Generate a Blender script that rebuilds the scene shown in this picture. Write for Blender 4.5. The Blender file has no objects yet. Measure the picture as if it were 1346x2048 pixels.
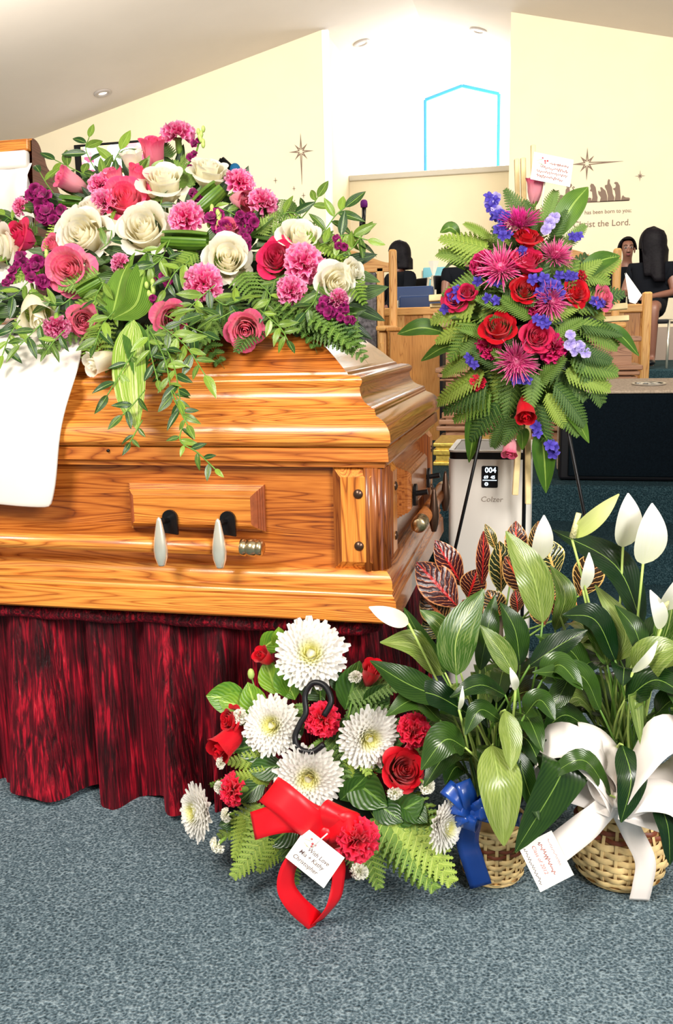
import bpy, math, random
from mathutils import Vector, Matrix
V = Vector; R = math.radians; PI = math.pi
scene = bpy.context.scene
col = scene.collection
rnd = random.Random(7)

# ------------------------------------------------------------------ camera
F_PX, YAW, PITCH, ROLL, CAM_H = 1780.0, 0.2309, -0.1956, -0.0235, 1.0
CAM = V((0, 0, CAM_H))
_f = V((-math.sin(YAW)*math.cos(PITCH), math.cos(YAW)*math.cos(PITCH), math.sin(PITCH)))
_r = V((math.cos(YAW), math.sin(YAW), 0)); _u = _r.cross(_f)
CR = _r*math.cos(ROLL)+_u*math.sin(ROLL); CU = _u*math.cos(ROLL)-_r*math.sin(ROLL); CF = _f
cd = bpy.data.cameras.new('camera'); cam = bpy.data.objects.new('camera', cd); col.objects.link(cam)
cd.sensor_fit = 'HORIZONTAL'; cd.sensor_width = 36.0; cd.lens = 36.0*F_PX/1346.0; cd.clip_start = .02; cd.clip_end = 200
cam.matrix_world = Matrix(((CR.x, CU.x, -CF.x, 0), (CR.y, CU.y, -CF.y, 0), (CR.z, CU.z, -CF.z, CAM_H), (0, 0, 0, 1)))
scene.camera = cam

# ------------------------------------------------------------------ world, lights, exposure
w = bpy.data.worlds.new('world'); scene.world = w; w.use_nodes = True
bg = w.node_tree.nodes['Background']; bg.inputs[0].default_value = (1.0, .955, .88, 1); bg.inputs[1].default_value = .30
vs = scene.view_settings
vs.view_transform = 'Standard'; vs.look = 'None'; vs.gamma = 1.0; vs.use_curve_mapping = False; vs.exposure = 0.40

def area(name, loc, target, sx, sy, power, color=(1, 1, 1)):
    l = bpy.data.lights.new(name, 'AREA'); l.shape = 'RECTANGLE'; l.size = sx; l.size_y = sy; l.energy = power; l.color = color
    o = bpy.data.objects.new(name, l); col.objects.link(o); o.location = loc
    o.rotation_euler = (V(target)-V(loc)).to_track_quat('-Z', 'Y').to_euler()
    return o
area('hall_window_light', (2.4, -1.4, 2.5), (-.5, 1.9, .6), 1.6, 1.4, 160, (1, .97, .92))
area('hall_ceiling_light', (-1.4, -.8, 3.0), (-.7, 2.0, .6), 1.0, 1.0, 110, (1, .94, .84))
area('sanctuary_fill', (1.2, 5.6, 3.35), (0.2, 10.0, 1.9), 2.6, .8, 125, (1, .94, .82))  # unseen fill, added to brighten the right of the back wall
area('sanctuary_fill', (-3.8, 5.6, 3.2), (-3.6, 10.0, 2.2), 2.6, .8, 115, (1, .94, .82))  # second added fill, for the left of the back wall

# ------------------------------------------------------------------ helpers
def ray(x, y): return CR*((x-673)/F_PX) - CU*((y-1024)/F_PX) + CF
def at(x, y, Y):
    d = ray(x, y); return CAM + d*(Y/d.y)
def at_z(x, y, z):
    d = ray(x, y); return CAM + d*((z-CAM_H)/d.z)
def pxs(p): return (p-CAM).dot(CF)/F_PX          # metres per pixel at point p
def facing(a=0.0, b=0.0): return (-CF + CR*a + CU*b).normalized()
def frame(loc, n, roll=0.0, s=1.0, up=None):
    z = n.normalized(); up = V(up) if up is not None else V((0, 0, 1))
    x = up.cross(z)
    if x.length < 1e-4: x = V((1, 0, 0))
    x.normalize(); y = z.cross(x)
    m = Matrix(((x.x, y.x, z.x, loc[0]), (x.y, y.y, z.y, loc[1]), (x.z, y.z, z.z, loc[2]), (0, 0, 0, 1)))
    sc = Matrix.Diagonal((s, s, s, 1)) if not hasattr(s, '__len__') else Matrix.Diagonal((s[0], s[1], s[2], 1))
    return m @ Matrix.Rotation(roll, 4, 'Z') @ sc
def along(a, b, normal, s=1.0):
    """frame with +Y from a to b, +Z near normal"""
    y = (b-a).normalized(); x = y.cross(normal)
    if x.length < 1e-4: x = y.orthogonal()
    x.normalize(); z = x.cross(y)
    m = Matrix(((x.x, y.x, z.x, a.x), (x.y, y.y, z.y, a.y), (x.z, y.z, z.z, a.z), (0, 0, 0, 1)))
    return m @ Matrix.Diagonal((s, s, s, 1))
WM = {}
def place(o, parent=None, M=None):
    M = M if M is not None else Matrix()
    if parent is not None:
        o.parent = parent; o.matrix_basis = WM[parent.name].inverted() @ M
    else: o.matrix_basis = M
    WM[o.name] = M.copy()
    return o
def tag(o, label=None, cat=None, group=None, kind=None):
    if label: o['label'] = label
    if cat: o['category'] = cat
    if group: o['group'] = group
    if kind: o['kind'] = kind
    return o
def thing(name, loc, label, cat, group=None):
    o = bpy.data.objects.new(name, None); col.objects.link(o); o.empty_display_size = .05
    place(o, None, Matrix.Translation(V(loc))); return tag(o, label, cat, group)
def inst(name, mesh, parent, M, mat=None):
    o = bpy.data.objects.new(name, mesh); col.objects.link(o); place(o, parent, M)
    if mat is not None and mesh.materials and mesh.materials[0] != mat:
        o.material_slots[0].link = 'OBJECT'; o.material_slots[0].material = mat
    return o

class MB:
    def __init__(s): s.v = []; s.f = []; s.uv = []; s.mi = []; s.cur = 0
    def vert(s, p, uv=(0, 0)): s.v.append(tuple(p)); s.uv.append(uv); return len(s.v)-1
    def face(s, *i): s.f.append(i); s.mi.append(s.cur)
    def grid(s, rows, closed=False, uvs=None):
        """rows: list of lists of points"""
        n = len(rows[0]); m = len(rows); base = len(s.v)
        for j, r in enumerate(rows):
            for i, p in enumerate(r):
                s.vert(p, uvs[j][i] if uvs else (i/max(1, n-1), j/max(1, m-1)))
        for j in range(m-1):
            for i in range(n if closed else n-1):
                a = base+j*n+i; b = base+j*n+(i+1) % n
                s.face(a, b, b+n, a+n)
        return base
    def box(s, lo, hi, M=None):
        x0, y0, z0 = lo; x1, y1, z1 = hi
        P = [V(p) for p in ((x0,y0,z0),(x1,y0,z0),(x1,y1,z0),(x0,y1,z0),(x0,y0,z1),(x1,y0,z1),(x1,y1,z1),(x0,y1,z1))]
        if M is not None: P = [M @ p for p in P]
        b = [s.vert(p) for p in P]
        for q in ((0,3,2,1),(4,5,6,7),(0,1,5,4),(1,2,6,5),(2,3,7,6),(3,0,4,7)): s.face(*[b[k] for k in q])
        return s
    def tube(s, pts, rad, n=8, caps=True, flat=None):
        pts = [V(p) for p in pts]; rows = []; prev = None
        for k, p in enumerate(pts):
            t = (pts[min(k+1, len(pts)-1)]-pts[max(k-1, 0)]).normalized()
            if prev is None: x = t.orthogonal().normalized()
            else:
                x = prev - t*prev.dot(t)
                x = x.normalized() if x.length > 1e-6 else t.orthogonal().normalized()
            prev = x; y = t.cross(x); r = rad[k] if hasattr(rad, '__len__') else rad
            rows.append([p + (x*math.cos(2*PI*i/n)+y*math.sin(2*PI*i/n))*r for i in range(n)])
        b = s.grid(rows, closed=True)
        if caps:
            s.face(*[b+i for i in range(n)][::-1]); e = b+(len(rows)-1)*n; s.face(*[e+i for i in range(n)])
        return s
    def lathe(s, prof, n=24, M=None, caps=True):
        rows = []
        for r, z in prof:
            row = [V((r*math.cos(2*PI*i/n), r*math.sin(2*PI*i/n), z)) for i in range(n)]
            rows.append([M @ p for p in row] if M is not None else row)
        b = s.grid(rows, closed=True)
        if caps:
            s.face(*[b+i for i in range(n)][::-1]); e = b+(len(rows)-1)*n; s.face(*[e+i for i in range(n)])
        return s
    def prism(s, poly, z0, z1, M=None):
        a = [s.vert((M @ V((x, y, z0))) if M is not None else (x, y, z0)) for x, y in poly]
        b = [s.vert((M @ V((x, y, z1))) if M is not None else (x, y, z1)) for x, y in poly]
        s.face(*a[::-1]); s.face(*b); n = len(poly)
        for i in range(n): s.face(a[i], a[(i+1) % n], b[(i+1) % n], b[i])
        return s
    def ball(s, c, r, nu=12, nv=8, M=None):
        c = V(c); r = V((r, r, r)) if not hasattr(r, '__len__') else V(r); rows = []
        for j in range(nv+1):
            t = -PI/2+PI*j/nv; ct = max(.001, math.cos(t))
            row = [V((c.x+r.x*ct*math.cos(2*PI*i/nu), c.y+r.y*ct*math.sin(2*PI*i/nu), c.z+r.z*math.sin(t))) for i in range(nu)]
            rows.append([M @ p for p in row] if M is not None else row)
        s.grid(rows, closed=True); return s
    def mesh(s, name, mats, smooth=True):
        me = bpy.data.meshes.new(name); me.from_pydata(s.v, [], s.f)
        ul = me.uv_layers.new(name='UVMap')
        li = [0]*len(me.loops); me.loops.foreach_get('vertex_index', li)
        flat = []
        for i in li: flat.extend(s.uv[i])
        ul.data.foreach_set('uv', flat)
        for m in (mats if isinstance(mats, (list, tuple)) else [mats]): me.materials.append(m)
        if any(s.mi): me.polygons.foreach_set('material_index', s.mi)
        if smooth: me.polygons.foreach_set('use_smooth', [True]*len(me.polygons))
        me.update(); return me
    def build(s, name, mats, parent=None, M=None, smooth=True, bevel=0, angle=None):
        me = s.mesh(name, mats, smooth)
        o = bpy.data.objects.new(name, me); col.objects.link(o); place(o, parent, M)
        if bevel:
            b = o.modifiers.new('bevel', 'BEVEL'); b.width = bevel; b.segments = 2; b.limit_method = 'ANGLE'; b.angle_limit = R(40)
        if angle: me.set_sharp_from_angle(angle=R(angle))
        return o
def struct(o): o['kind'] = 'structure'; return o
def bez(a, b, c, n):
    return [a*(1-t)**2 + b*2*t*(1-t) + c*t*t for t in [k/(n-1) for k in range(n)]]
def catmull(pts, n=6):
    P = [V(p) for p in pts]; P = [P[0]*2-P[1]] + P + [P[-1]*2-P[-2]]; out = []
    for k in range(1, len(P)-2):
        a, b, c, d = P[k-1:k+3]
        for i in range(n):
            t = i/n
            out.append(.5*((2*b)+(c-a)*t+(2*a-5*b+4*c-d)*t*t+(-a+3*b-3*c+d)*t**3))
    out.append(P[-2]); return out

# ------------------------------------------------------------------ materials
def nodes(name):
    m = bpy.data.materials.new(name); m.use_nodes = True
    return m, m.node_tree, m.node_tree.nodes['Principled BSDF']
def lk(nt, a, b): nt.links.new(a, b)
def N(nt, t, **kw):
    n = nt.nodes.new(t)
    for k, v in kw.items():
        if k in n.inputs: n.inputs[k].default_value = v
        else: setattr(n, k, v)
    return n
def ramp(nt, stops, interp='LINEAR'):
    r = nt.nodes.new('ShaderNodeValToRGB'); e = r.color_ramp.elements; r.color_ramp.interpolation = interp
    while len(e) < len(stops): e.new(.5)
    for k, (p, c) in enumerate(stops): e[k].position = p; e[k].color = (c[0], c[1], c[2], 1)
    return r
def math_(nt, op, a, b=None, c=None):
    n = nt.nodes.new('ShaderNodeMath'); n.operation = op
    for i, x in enumerate((a, b, c)):
        if x is None: continue
        if isinstance(x, (int, float)): n.inputs[i].default_value = x
        else: nt.links.new(x, n.inputs[i])
    return n.outputs[0]
def mixc(nt, fac, a, b, mode='MIX'):
    n = nt.nodes.new('ShaderNodeMix'); n.data_type = 'RGBA'; n.blend_type = mode
    for i, x in ((0, fac), (6, a), (7, b)):
        if isinstance(x, (int, float)): n.inputs[i].default_value = x
        elif isinstance(x, tuple): n.inputs[i].default_value = (x[0], x[1], x[2], 1)
        else: nt.links.new(x, n.inputs[i])
    return n.outputs[2]
def bump(nt, bsdf, h, strength=.3, dist=.01):
    b = nt.nodes.new('ShaderNodeBump'); b.inputs['Strength'].default_value = strength; b.inputs['Distance'].default_value = dist
    lk(nt, h, b.inputs['Height']); lk(nt, b.outputs[0], bsdf.inputs['Normal'])
def plain(name, c, rough=.5, metal=0, noise=0, nscale=20, spec=.5, coat=0, bumps=0, sheen=0):
    m, nt, b = nodes(name); b.inputs['Roughness'].default_value = rough; b.inputs['Metallic'].default_value = metal
    b.inputs['Specular IOR Level'].default_value = spec; b.inputs['Coat Weight'].default_value = coat
    b.inputs['Sheen Weight'].default_value = sheen
    tc = N(nt, 'ShaderNodeTexCoord'); no = N(nt, 'ShaderNodeTexNoise', Scale=nscale, Detail=4.0)
    lk(nt, tc.outputs['Object'], no.inputs['Vector'])
    k = noise
    r = ramp(nt, [(.3, [x*(1-k) for x in c]), (.7, [min(1, x*(1+k)) for x in c])]); lk(nt, no.outputs[0], r.inputs[0])
    lk(nt, r.outputs[0], b.inputs['Base Color'])
    if bumps: bump(nt, b, no.outputs[0], bumps, .004)
    return m
def emit(name, c, s):
    m, nt, b = nodes(name); b.inputs['Base Color'].default_value = (*c, 1)
    b.inputs['Emission Color'].default_value = (*c, 1); b.inputs['Emission Strength'].default_value = s; return m
def oak(name, axis, dark=(.13,.022,.003), mid=(.46,.130,.015), light=(.80,.32,.052), rough=.34, coat=.25, scale=1.0):
    m, nt, b = nodes(name); tc = N(nt, 'ShaderNodeTexCoord')
    mp = N(nt, 'ShaderNodeMapping'); sc = [19*scale]*3; sc[axis] = 1.2*scale; mp.inputs['Scale'].default_value = sc
    lk(nt, tc.outputs['Object'], mp.inputs['Vector'])
    n1 = N(nt, 'ShaderNodeTexNoise', Scale=1.1, Detail=1.5, Distortion=.5); lk(nt, mp.outputs[0], n1.inputs['Vector'])
    rings = math_(nt, 'POWER', math_(nt, 'ABSOLUTE', math_(nt, 'SINE', math_(nt, 'MULTIPLY', n1.outputs[0], 62.0))), .55)
    mp2 = N(nt, 'ShaderNodeMapping'); s2 = [420*scale]*3; s2[axis] = 16*scale; mp2.inputs['Scale'].default_value = s2
    lk(nt, tc.outputs['Object'], mp2.inputs['Vector'])
    n2 = N(nt, 'ShaderNodeTexNoise', Scale=1.0, Detail=2.0); lk(nt, mp2.outputs[0], n2.inputs['Vector'])
    n3 = N(nt, 'ShaderNodeTexNoise', Scale=.5, Detail=2.0); lk(nt, mp.outputs[0], n3.inputs['Vector'])
    g = math_(nt, 'ADD', math_(nt, 'MULTIPLY', rings, .34), math_(nt, 'ADD', math_(nt, 'MULTIPLY', n2.outputs[0], .40), math_(nt, 'MULTIPLY', n3.outputs[0], .48)))
    r = ramp(nt, [(.38, dark), (.62, mid), (.90, light)]); lk(nt, g, r.inputs[0]); lk(nt, r.outputs[0], b.inputs['Base Color'])
    b.inputs['Roughness'].default_value = rough; b.inputs['Coat Weight'].default_value = coat; b.inputs['Coat Roughness'].default_value = .12
    bump(nt, b, g, .08, .002); return m
def petal(name, base, tip, edge=None, rough=.55, rvar=.12, trans=.25):
    """colour runs from the petal's base (uv v=0) to its rim (v=1), streaks along its length"""
    m, nt, b = nodes(name); uv = N(nt, 'ShaderNodeUVMap'); sx = N(nt, 'ShaderNodeSeparateXYZ'); lk(nt, uv.outputs[0], sx.inputs[0])
    st = [(0.0, base), (.75, tip)] + ([(.97, edge)] if edge else [])
    mp = N(nt, 'ShaderNodeMapping'); mp.inputs['Scale'].default_value = (22, 1.5, 1); lk(nt, uv.outputs[0], mp.inputs[0])
    no = N(nt, 'ShaderNodeTexNoise', Scale=1.0, Detail=2.0); lk(nt, mp.outputs[0], no.inputs['Vector'])
    fac = math_(nt, 'ADD', sx.outputs[1], math_(nt, 'MULTIPLY', math_(nt, 'SUBTRACT', no.outputs[0], .5), .35))
    r = ramp(nt, st); lk(nt, fac, r.inputs[0])
    oi = N(nt, 'ShaderNodeObjectInfo'); hs = N(nt, 'ShaderNodeHueSaturation')
    lk(nt, math_(nt, 'ADD', math_(nt, 'MULTIPLY', oi.outputs['Random'], rvar*2), 1-rvar), hs.inputs['Value'])
    lk(nt, r.outputs[0], hs.inputs['Color']); lk(nt, hs.outputs[0], b.inputs['Base Color'])
    b.inputs['Roughness'].default_value = rough; b.inputs['Specular IOR Level'].default_value = .25; b.inputs['Sheen Weight'].default_value = .15
    if trans:
        t = N(nt, 'ShaderNodeBsdfTranslucent'); lk(nt, hs.outputs[0], t.inputs[0]); mx = N(nt, 'ShaderNodeMixShader'); mx.inputs[0].default_value = trans
        out = nt.nodes['Material Output']; lk(nt, b.outputs[0], mx.inputs[1]); lk(nt, t.outputs[0], mx.inputs[2]); lk(nt, mx.outputs[0], out.inputs[0])
    return m
def leafmat(name, dark, light, rib, veins=9, slant=1.2, contrast=.5, rough=.35, parallel=False, rvar=.3, ribw=.035, stripe=0, trans=.15, relief=.25):
    m, nt, b = nodes(name); uv = N(nt, 'ShaderNodeUVMap'); sx = N(nt, 'ShaderNodeSeparateXYZ'); lk(nt, uv.outputs[0], sx.inputs[0])
    d = math_(nt, 'ABSOLUTE', math_(nt, 'SUBTRACT', sx.outputs[0], .5))
    if parallel: ph = math_(nt, 'MULTIPLY', sx.outputs[0], veins*6.283)
    else: ph = math_(nt, 'MULTIPLY', math_(nt, 'SUBTRACT', sx.outputs[1], math_(nt, 'MULTIPLY', d, slant)), veins*6.283)
    wv = math_(nt, 'MULTIPLY', math_(nt, 'ADD', math_(nt, 'SINE', ph), 1.0), .5)
    no = N(nt, 'ShaderNodeTexNoise', Scale=3.0, Detail=3.0); lk(nt, uv.outputs[0], no.inputs['Vector'])
    oi = N(nt, 'ShaderNodeObjectInfo')
    fac = math_(nt, 'ADD', math_(nt, 'MULTIPLY', wv, contrast), math_(nt, 'MULTIPLY', math_(nt, 'SUBTRACT', no.outputs[0], .25), .75))
    fac = math_(nt, 'ADD', fac, math_(nt, 'MULTIPLY', math_(nt, 'SUBTRACT', oi.outputs['Random'], .5), rvar*1.6))
    c = mixc(nt, fac, dark, light)
    if stripe:
        mp = N(nt, 'ShaderNodeMapping'); mp.inputs['Scale'].default_value = (30, 2.2, 1); lk(nt, uv.outputs[0], mp.inputs[0])
        n2 = N(nt, 'ShaderNodeTexNoise', Scale=1.0, Detail=2.0); lk(nt, mp.outputs[0], n2.inputs['Vector'])
        c = mixc(nt, math_(nt, 'MULTIPLY', math_(nt, 'GREATER_THAN', n2.outputs[0], .56), stripe), c, (.62, .66, .30))
    rb = math_(nt, 'LESS_THAN', d, ribw)
    c = mixc(nt, rb, c, rib)
    lk(nt, c, b.inputs['Base Color']); b.inputs['Roughness'].default_value = rough; b.inputs['Specular IOR Level'].default_value = .5
    bump(nt, b, wv, relief, .002)
    if trans:
        t = N(nt, 'ShaderNodeBsdfTranslucent'); lk(nt, c, t.inputs[0]); mx = N(nt, 'ShaderNodeMixShader'); mx.inputs[0].default_value = trans
        out = nt.nodes['Material Output']; lk(nt, b.outputs[0], mx.inputs[1]); lk(nt, t.outputs[0], mx.inputs[2]); lk(nt, mx.outputs[0], out.inputs[0])
    return m
def carpet(name, c1, c2, c3, big=1.2):
    m, nt, b = nodes(name); tc = N(nt, 'ShaderNodeTexCoord')
    n1 = N(nt, 'ShaderNodeTexNoise', Scale=230.0, Detail=3.0); lk(nt, tc.outputs['Object'], n1.inputs['Vector'])
    n2 = N(nt, 'ShaderNodeTexNoise', Scale=big, Detail=3.0); lk(nt, tc.outputs['Object'], n2.inputs['Vector'])
    n3 = N(nt, 'ShaderNodeTexVoronoi', Scale=170.0); lk(nt, tc.outputs['Object'], n3.inputs['Vector'])
    f = math_(nt, 'ADD', math_(nt, 'MULTIPLY', n1.outputs[0], .8), math_(nt, 'ADD', math_(nt, 'MULTIPLY', n3.outputs[0], .35), math_(nt, 'MULTIPLY', math_(nt, 'SUBTRACT', n2.outputs[0], .5), .25)))
    r = ramp(nt, [(.33, c1), (.55, c2), (.82, c3)]); lk(nt, f, r.inputs[0]); lk(nt, r.outputs[0], b.inputs['Base Color'])
    b.inputs['Roughness'].default_value = .95; b.inputs['Specular IOR Level'].default_value = .1; bump(nt, b, f, .9, .006); return m

OAKX = oak('oak_along_x', 0); OAKY = oak('oak_along_y', 1); OAKZ = oak('oak_along_z', 2)
POAKX = oak('pale_oak_x', 0, (.42,.15,.03), (.74,.36,.095), (.90,.54,.19), .45, .1); POAKZ = oak('pale_oak_z', 2, (.42,.15,.03), (.74,.36,.095), (.90,.54,.19), .45, .1)
OAKXR = oak('red_oak_along_x', 0, (.10,.016,.002), (.36,.088,.010), (.64,.215,.034))
VENEER = oak('orange_veneer', 2, (.36,.12,.02), (.60,.25,.05), (.72,.34,.09), .35, .3)
WALNUT = oak('walnut', 0, (.13,.05,.025), (.36,.17,.09), (.55,.30,.17), .35, .3)
WALL = plain('cream_wall', (.86,.76,.56), .85, noise=.02, nscale=3, spec=.2, bumps=.05)
CEIL = plain('ceiling_paint', (.78,.70,.64), .9, noise=.02, nscale=2, spec=.2)
WHITEWALL = plain('white_wall', (.86,.86,.84), .8, noise=.01, spec=.2)
STRIPW = plain('white_strip', (.88,.88,.86), .4)
SILLM = plain('sill_grey', (.55,.50,.42), .5)
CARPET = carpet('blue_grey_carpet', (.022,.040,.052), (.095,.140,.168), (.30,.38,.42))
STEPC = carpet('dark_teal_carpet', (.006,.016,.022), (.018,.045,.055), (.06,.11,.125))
BLACKP = plain('black_plastic', (.006,.006,.008), .4, spec=.3)
BLACKM = plain('black_metal', (.015,.015,.016), .3, .6)
WHITEP = plain('white_plastic', (.92,.86,.77), .4)
CHROME = plain('silver_metal', (.92,.87,.72), .24, .72)
BRASS = plain('brushed_brass', (.62,.50,.30), .25, 1)
BRONZE = plain('dark_bronze', (.10,.055,.035), .3, .7)
GOLD = plain('gilt', (.85,.60,.12), .35, .6, noise=.25, nscale=60, bumps=.5)
SATIN = plain('white_satin', (.78,.73,.66), .35, noise=.03, nscale=6, sheen=.3)
SATINLIN = plain('shirred_lining', (.82,.74,.69), .5, noise=.05, nscale=12, sheen=.3)
REDSAT = plain('red_satin', (.78,.003,.012), .42, noise=.1, nscale=8)
BLUESAT = plain('blue_satin', (.008,.055,.30), .25, noise=.1, nscale=8, coat=.3)
WHITESAT = plain('ivory_ribbon', (.90,.82,.76), .30, noise=.04, nscale=8)
PAPER = plain('card_paper', (.90,.88,.80), .7, noise=.01)
INK = plain('brown_ink', (.10,.06,.06), .7)
PINKINK = plain('pink_ink', (.42,.13,.12), .7)
REDINK = plain('red_ink', (.5,.01,.03), .6)
DECAL = plain('brown_decal', (.20,.125,.085), .6)
WICK = plain('pale_wicker', (.86,.60,.27), .5, noise=.22, nscale=40)
WICKI = plain('inner_wicker', (.38,.22,.08), .7, noise=.2, nscale=40)
WICKD = plain('dark_wicker', (.20,.045,.015), .5, noise=.2, nscale=40)
STRAW = plain('straw_strip', (.86,.66,.33), .5, noise=.15, nscale=30)
SOIL = plain('dark_soil', (.02,.014,.01), .9)
FOAM = plain('floral_foam', (.010,.022,.008), .9)
POT = plain('dark_red_pot', (.10,.004,.010), .3)
GREYF = plain('grey_tweed', (.16,.15,.16), .9, noise=.6, nscale=55, bumps=.3)
NAVY = plain('navy_vinyl', (.012,.035,.115), .4)
TURQ = plain('turquoise', (.16,.45,.55), .5)
SKIN = plain('brown_skin', (.17,.062,.038), .45); SKIN2 = plain('brown_skin_warm', (.20,.085,.055), .45)
HAIR = plain('black_hair', (.005,.004,.006), .6, noise=.4, nscale=60, bumps=.4, spec=.12); BLACKC = plain('black_cloth', (.006,.007,.010), .9, spec=.08)
EYEW = plain('eye_white', (.34,.30,.28), .5, spec=.1); LIP = plain('lip', (.22,.06,.06), .4)
SPEAKTOP = plain('speaker_carpet', (.44,.34,.25), .95, noise=.25, nscale=120, bumps=.5)
GRILLE = plain('speaker_grille', (.003,.006,.009), .9, noise=.3, nscale=200, spec=.05)
PURPLEF = plain('purple_foam', (.13,.008,.16), .9); BLUEF = plain('blue_foam', (.01,.18,.42), .7)
STEMG = plain('green_stem', (.12,.25,.03), .5, noise=.2); STEMD = plain('dark_stem', (.03,.07,.015), .5, noise=.2)
PALESTEM = plain('pale_stem', (.42,.55,.13), .5, noise=.1); SPADIX = plain('spadix', (.80,.74,.36), .7, noise=.2, nscale=200, bumps=.6)
CALYX = plain('calyx_green', (.20,.34,.05), .5, noise=.2)
def velvet():
    m, nt, b = nodes('crushed_red_velvet'); tc = N(nt, 'ShaderNodeTexCoord')
    mp = N(nt, 'ShaderNodeMapping'); mp.inputs['Scale'].default_value = (140, 140, 7); lk(nt, tc.outputs['Object'], mp.inputs[0])
    n1 = N(nt, 'ShaderNodeTexNoise', Scale=1.0, Detail=5.0, Distortion=.8); lk(nt, mp.outputs[0], n1.inputs['Vector'])
    n2 = N(nt, 'ShaderNodeTexNoise', Scale=9.0, Detail=3.0); lk(nt, tc.outputs['Object'], n2.inputs['Vector'])
    f = math_(nt, 'ADD', math_(nt, 'MULTIPLY', n1.outputs[0], .75), math_(nt, 'MULTIPLY', n2.outputs[0], .35))
    r = ramp(nt, [(.46, (.010,.0003,.001)), (.58, (.085,.001,.006)), (.70, (.40,.004,.018)), (.84, (.70,.06,.075))]); lk(nt, f, r.inputs[0])
    lk(nt, r.outputs[0], b.inputs['Base Color']); b.inputs['Roughness'].default_value = .55
    b.inputs['Sheen Weight'].default_value = .25; b.inputs['Sheen Tint'].default_value = (.8, .05, .1, 1); b.inputs['Specular IOR Level'].default_value = .25
    bump(nt, b, n1.outputs[0], .8, .01); return m
VELVET = velvet()
def crotonmat():
    m, nt, b = nodes('croton_leaf'); uv = N(nt, 'ShaderNodeUVMap'); sx = N(nt, 'ShaderNodeSeparateXYZ'); lk(nt, uv.outputs[0], sx.inputs[0])
    d = math_(nt, 'ABSOLUTE', math_(nt, 'SUBTRACT', sx.outputs[0], .5))
    no = N(nt, 'ShaderNodeTexNoise', Scale=7.0, Detail=2.0); lk(nt, uv.outputs[0], no.inputs['Vector'])
    ph = math_(nt, 'ADD', math_(nt, 'MULTIPLY', math_(nt, 'SUBTRACT', sx.outputs[1], math_(nt, 'MULTIPLY', d, .55)), 9.0), math_(nt, 'MULTIPLY', no.outputs[0], .9))
    fr = math_(nt, 'ABSOLUTE', math_(nt, 'SUBTRACT', math_(nt, 'FRACT', ph), .5))
    vein = math_(nt, 'LESS_THAN', fr, .075)
    mid = math_(nt, 'LESS_THAN', d, .045); rim = math_(nt, 'GREATER_THAN', d, .455)
    oi = N(nt, 'ShaderNodeObjectInfo')
    vc = ramp(nt, [(.0, (.75,.09,.05)), (.45, (.80,.35,.12)), (.8, (.80,.62,.18))]); lk(nt, math_(nt, 'ADD', math_(nt, 'MULTIPLY', oi.outputs['Random'], .7), math_(nt, 'MULTIPLY', d, .6)), vc.inputs[0])
    bc = ramp(nt, [(.2, (.055,.006,.010)), (.8, (.020,.030,.008))]); lk(nt, oi.outputs['Random'], bc.inputs[0])
    c = mixc(nt, vein, bc.outputs[0], vc.outputs[0]); c = mixc(nt, math_(nt, 'MULTIPLY', rim, .8), c, vc.outputs[0])
    mc = ramp(nt, [(.3, (.62,.02,.02)), (.9, (.80,.45,.12))]); lk(nt, oi.outputs['Random'], mc.inputs[0])
    c = mixc(nt, mid, c, mc.outputs[0]); lk(nt, c, b.inputs['Base Color']); b.inputs['Roughness'].default_value = .25
    bump(nt, b, fr, .4, .003); return m
CROTON = crotonmat()
WROSE = petal('white_rose', (.86,.78,.46), (.94,.89,.70), (.95,.92,.80), rvar=.05, trans=.42); PROSE = petal('pink_rose', (.84,.24,.30), (.88,.19,.29), (.86,.07,.19))
HROSE = petal('hot_pink_rose', (.75,.05,.18), (.78,.03,.14), (.70,.01,.09)); RROSE = petal('red_rose', (.42,.002,.008), (.72,.003,.016), (.62,.001,.012), rough=.45)
LPROSE = petal('pale_pink_rose', (.88,.40,.42), (.90,.33,.40), (.86,.13,.27))
PCARN = petal('pink_carnation', (.70,.015,.17), (.88,.11,.36), (.92,.36,.55)); RCARN = petal('red_carnation', (.40,.0,.01), (.78,.005,.035), (.85,.03,.09))
MCARN = petal('magenta_carnation', (.28,.0,.05), (.58,.004,.10), (.65,.02,.17))
STOCK = petal('purple_stock', (.09,.001,.035), (.25,.002,.10), (.36,.006,.17)); LAVEN = petal('lavender', (.34,.26,.66), (.50,.42,.80), (.62,.55,.85))
BLUED = petal('blue_delphinium', (.05,.03,.34), (.10,.07,.52), (.20,.16,.66)); WMUM = petal('white_mum', (.84,.80,.18), (.93,.92,.76), (.94,.92,.88), rvar=.03, trans=.4); WBUD = petal('white_bud', (.72,.75,.40), (.90,.88,.78))
SMUM = petal('pink_spider_mum', (.42,.01,.14), (.80,.07,.30), (.86,.30,.45)); SMUM2 = petal('magenta_spider_mum', (.36,.005,.14), (.62,.01,.24), (.75,.06,.34))
SPATHE = petal('white_spathe', (.80,.82,.55), (.92,.90,.84), (.92,.90,.86), trans=.3); SPATHEG = petal('green_spathe', (.62,.72,.16), (.80,.82,.36), (.75,.8,.3), trans=.3)
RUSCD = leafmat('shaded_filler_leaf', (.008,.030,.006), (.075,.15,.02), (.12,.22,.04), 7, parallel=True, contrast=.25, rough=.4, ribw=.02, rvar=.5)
RUSC = leafmat('ruscus_leaf', (.020,.065,.012), (.26,.40,.045), (.30,.45,.08), 7, parallel=True, contrast=.25, rough=.26, ribw=.025, rvar=.75)
ASPI = leafmat('aspidistra_leaf', (.030,.10,.012), (.17,.32,.03), (.30,.45,.08), 16, parallel=True, contrast=.4, rough=.3, stripe=.0)
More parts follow.
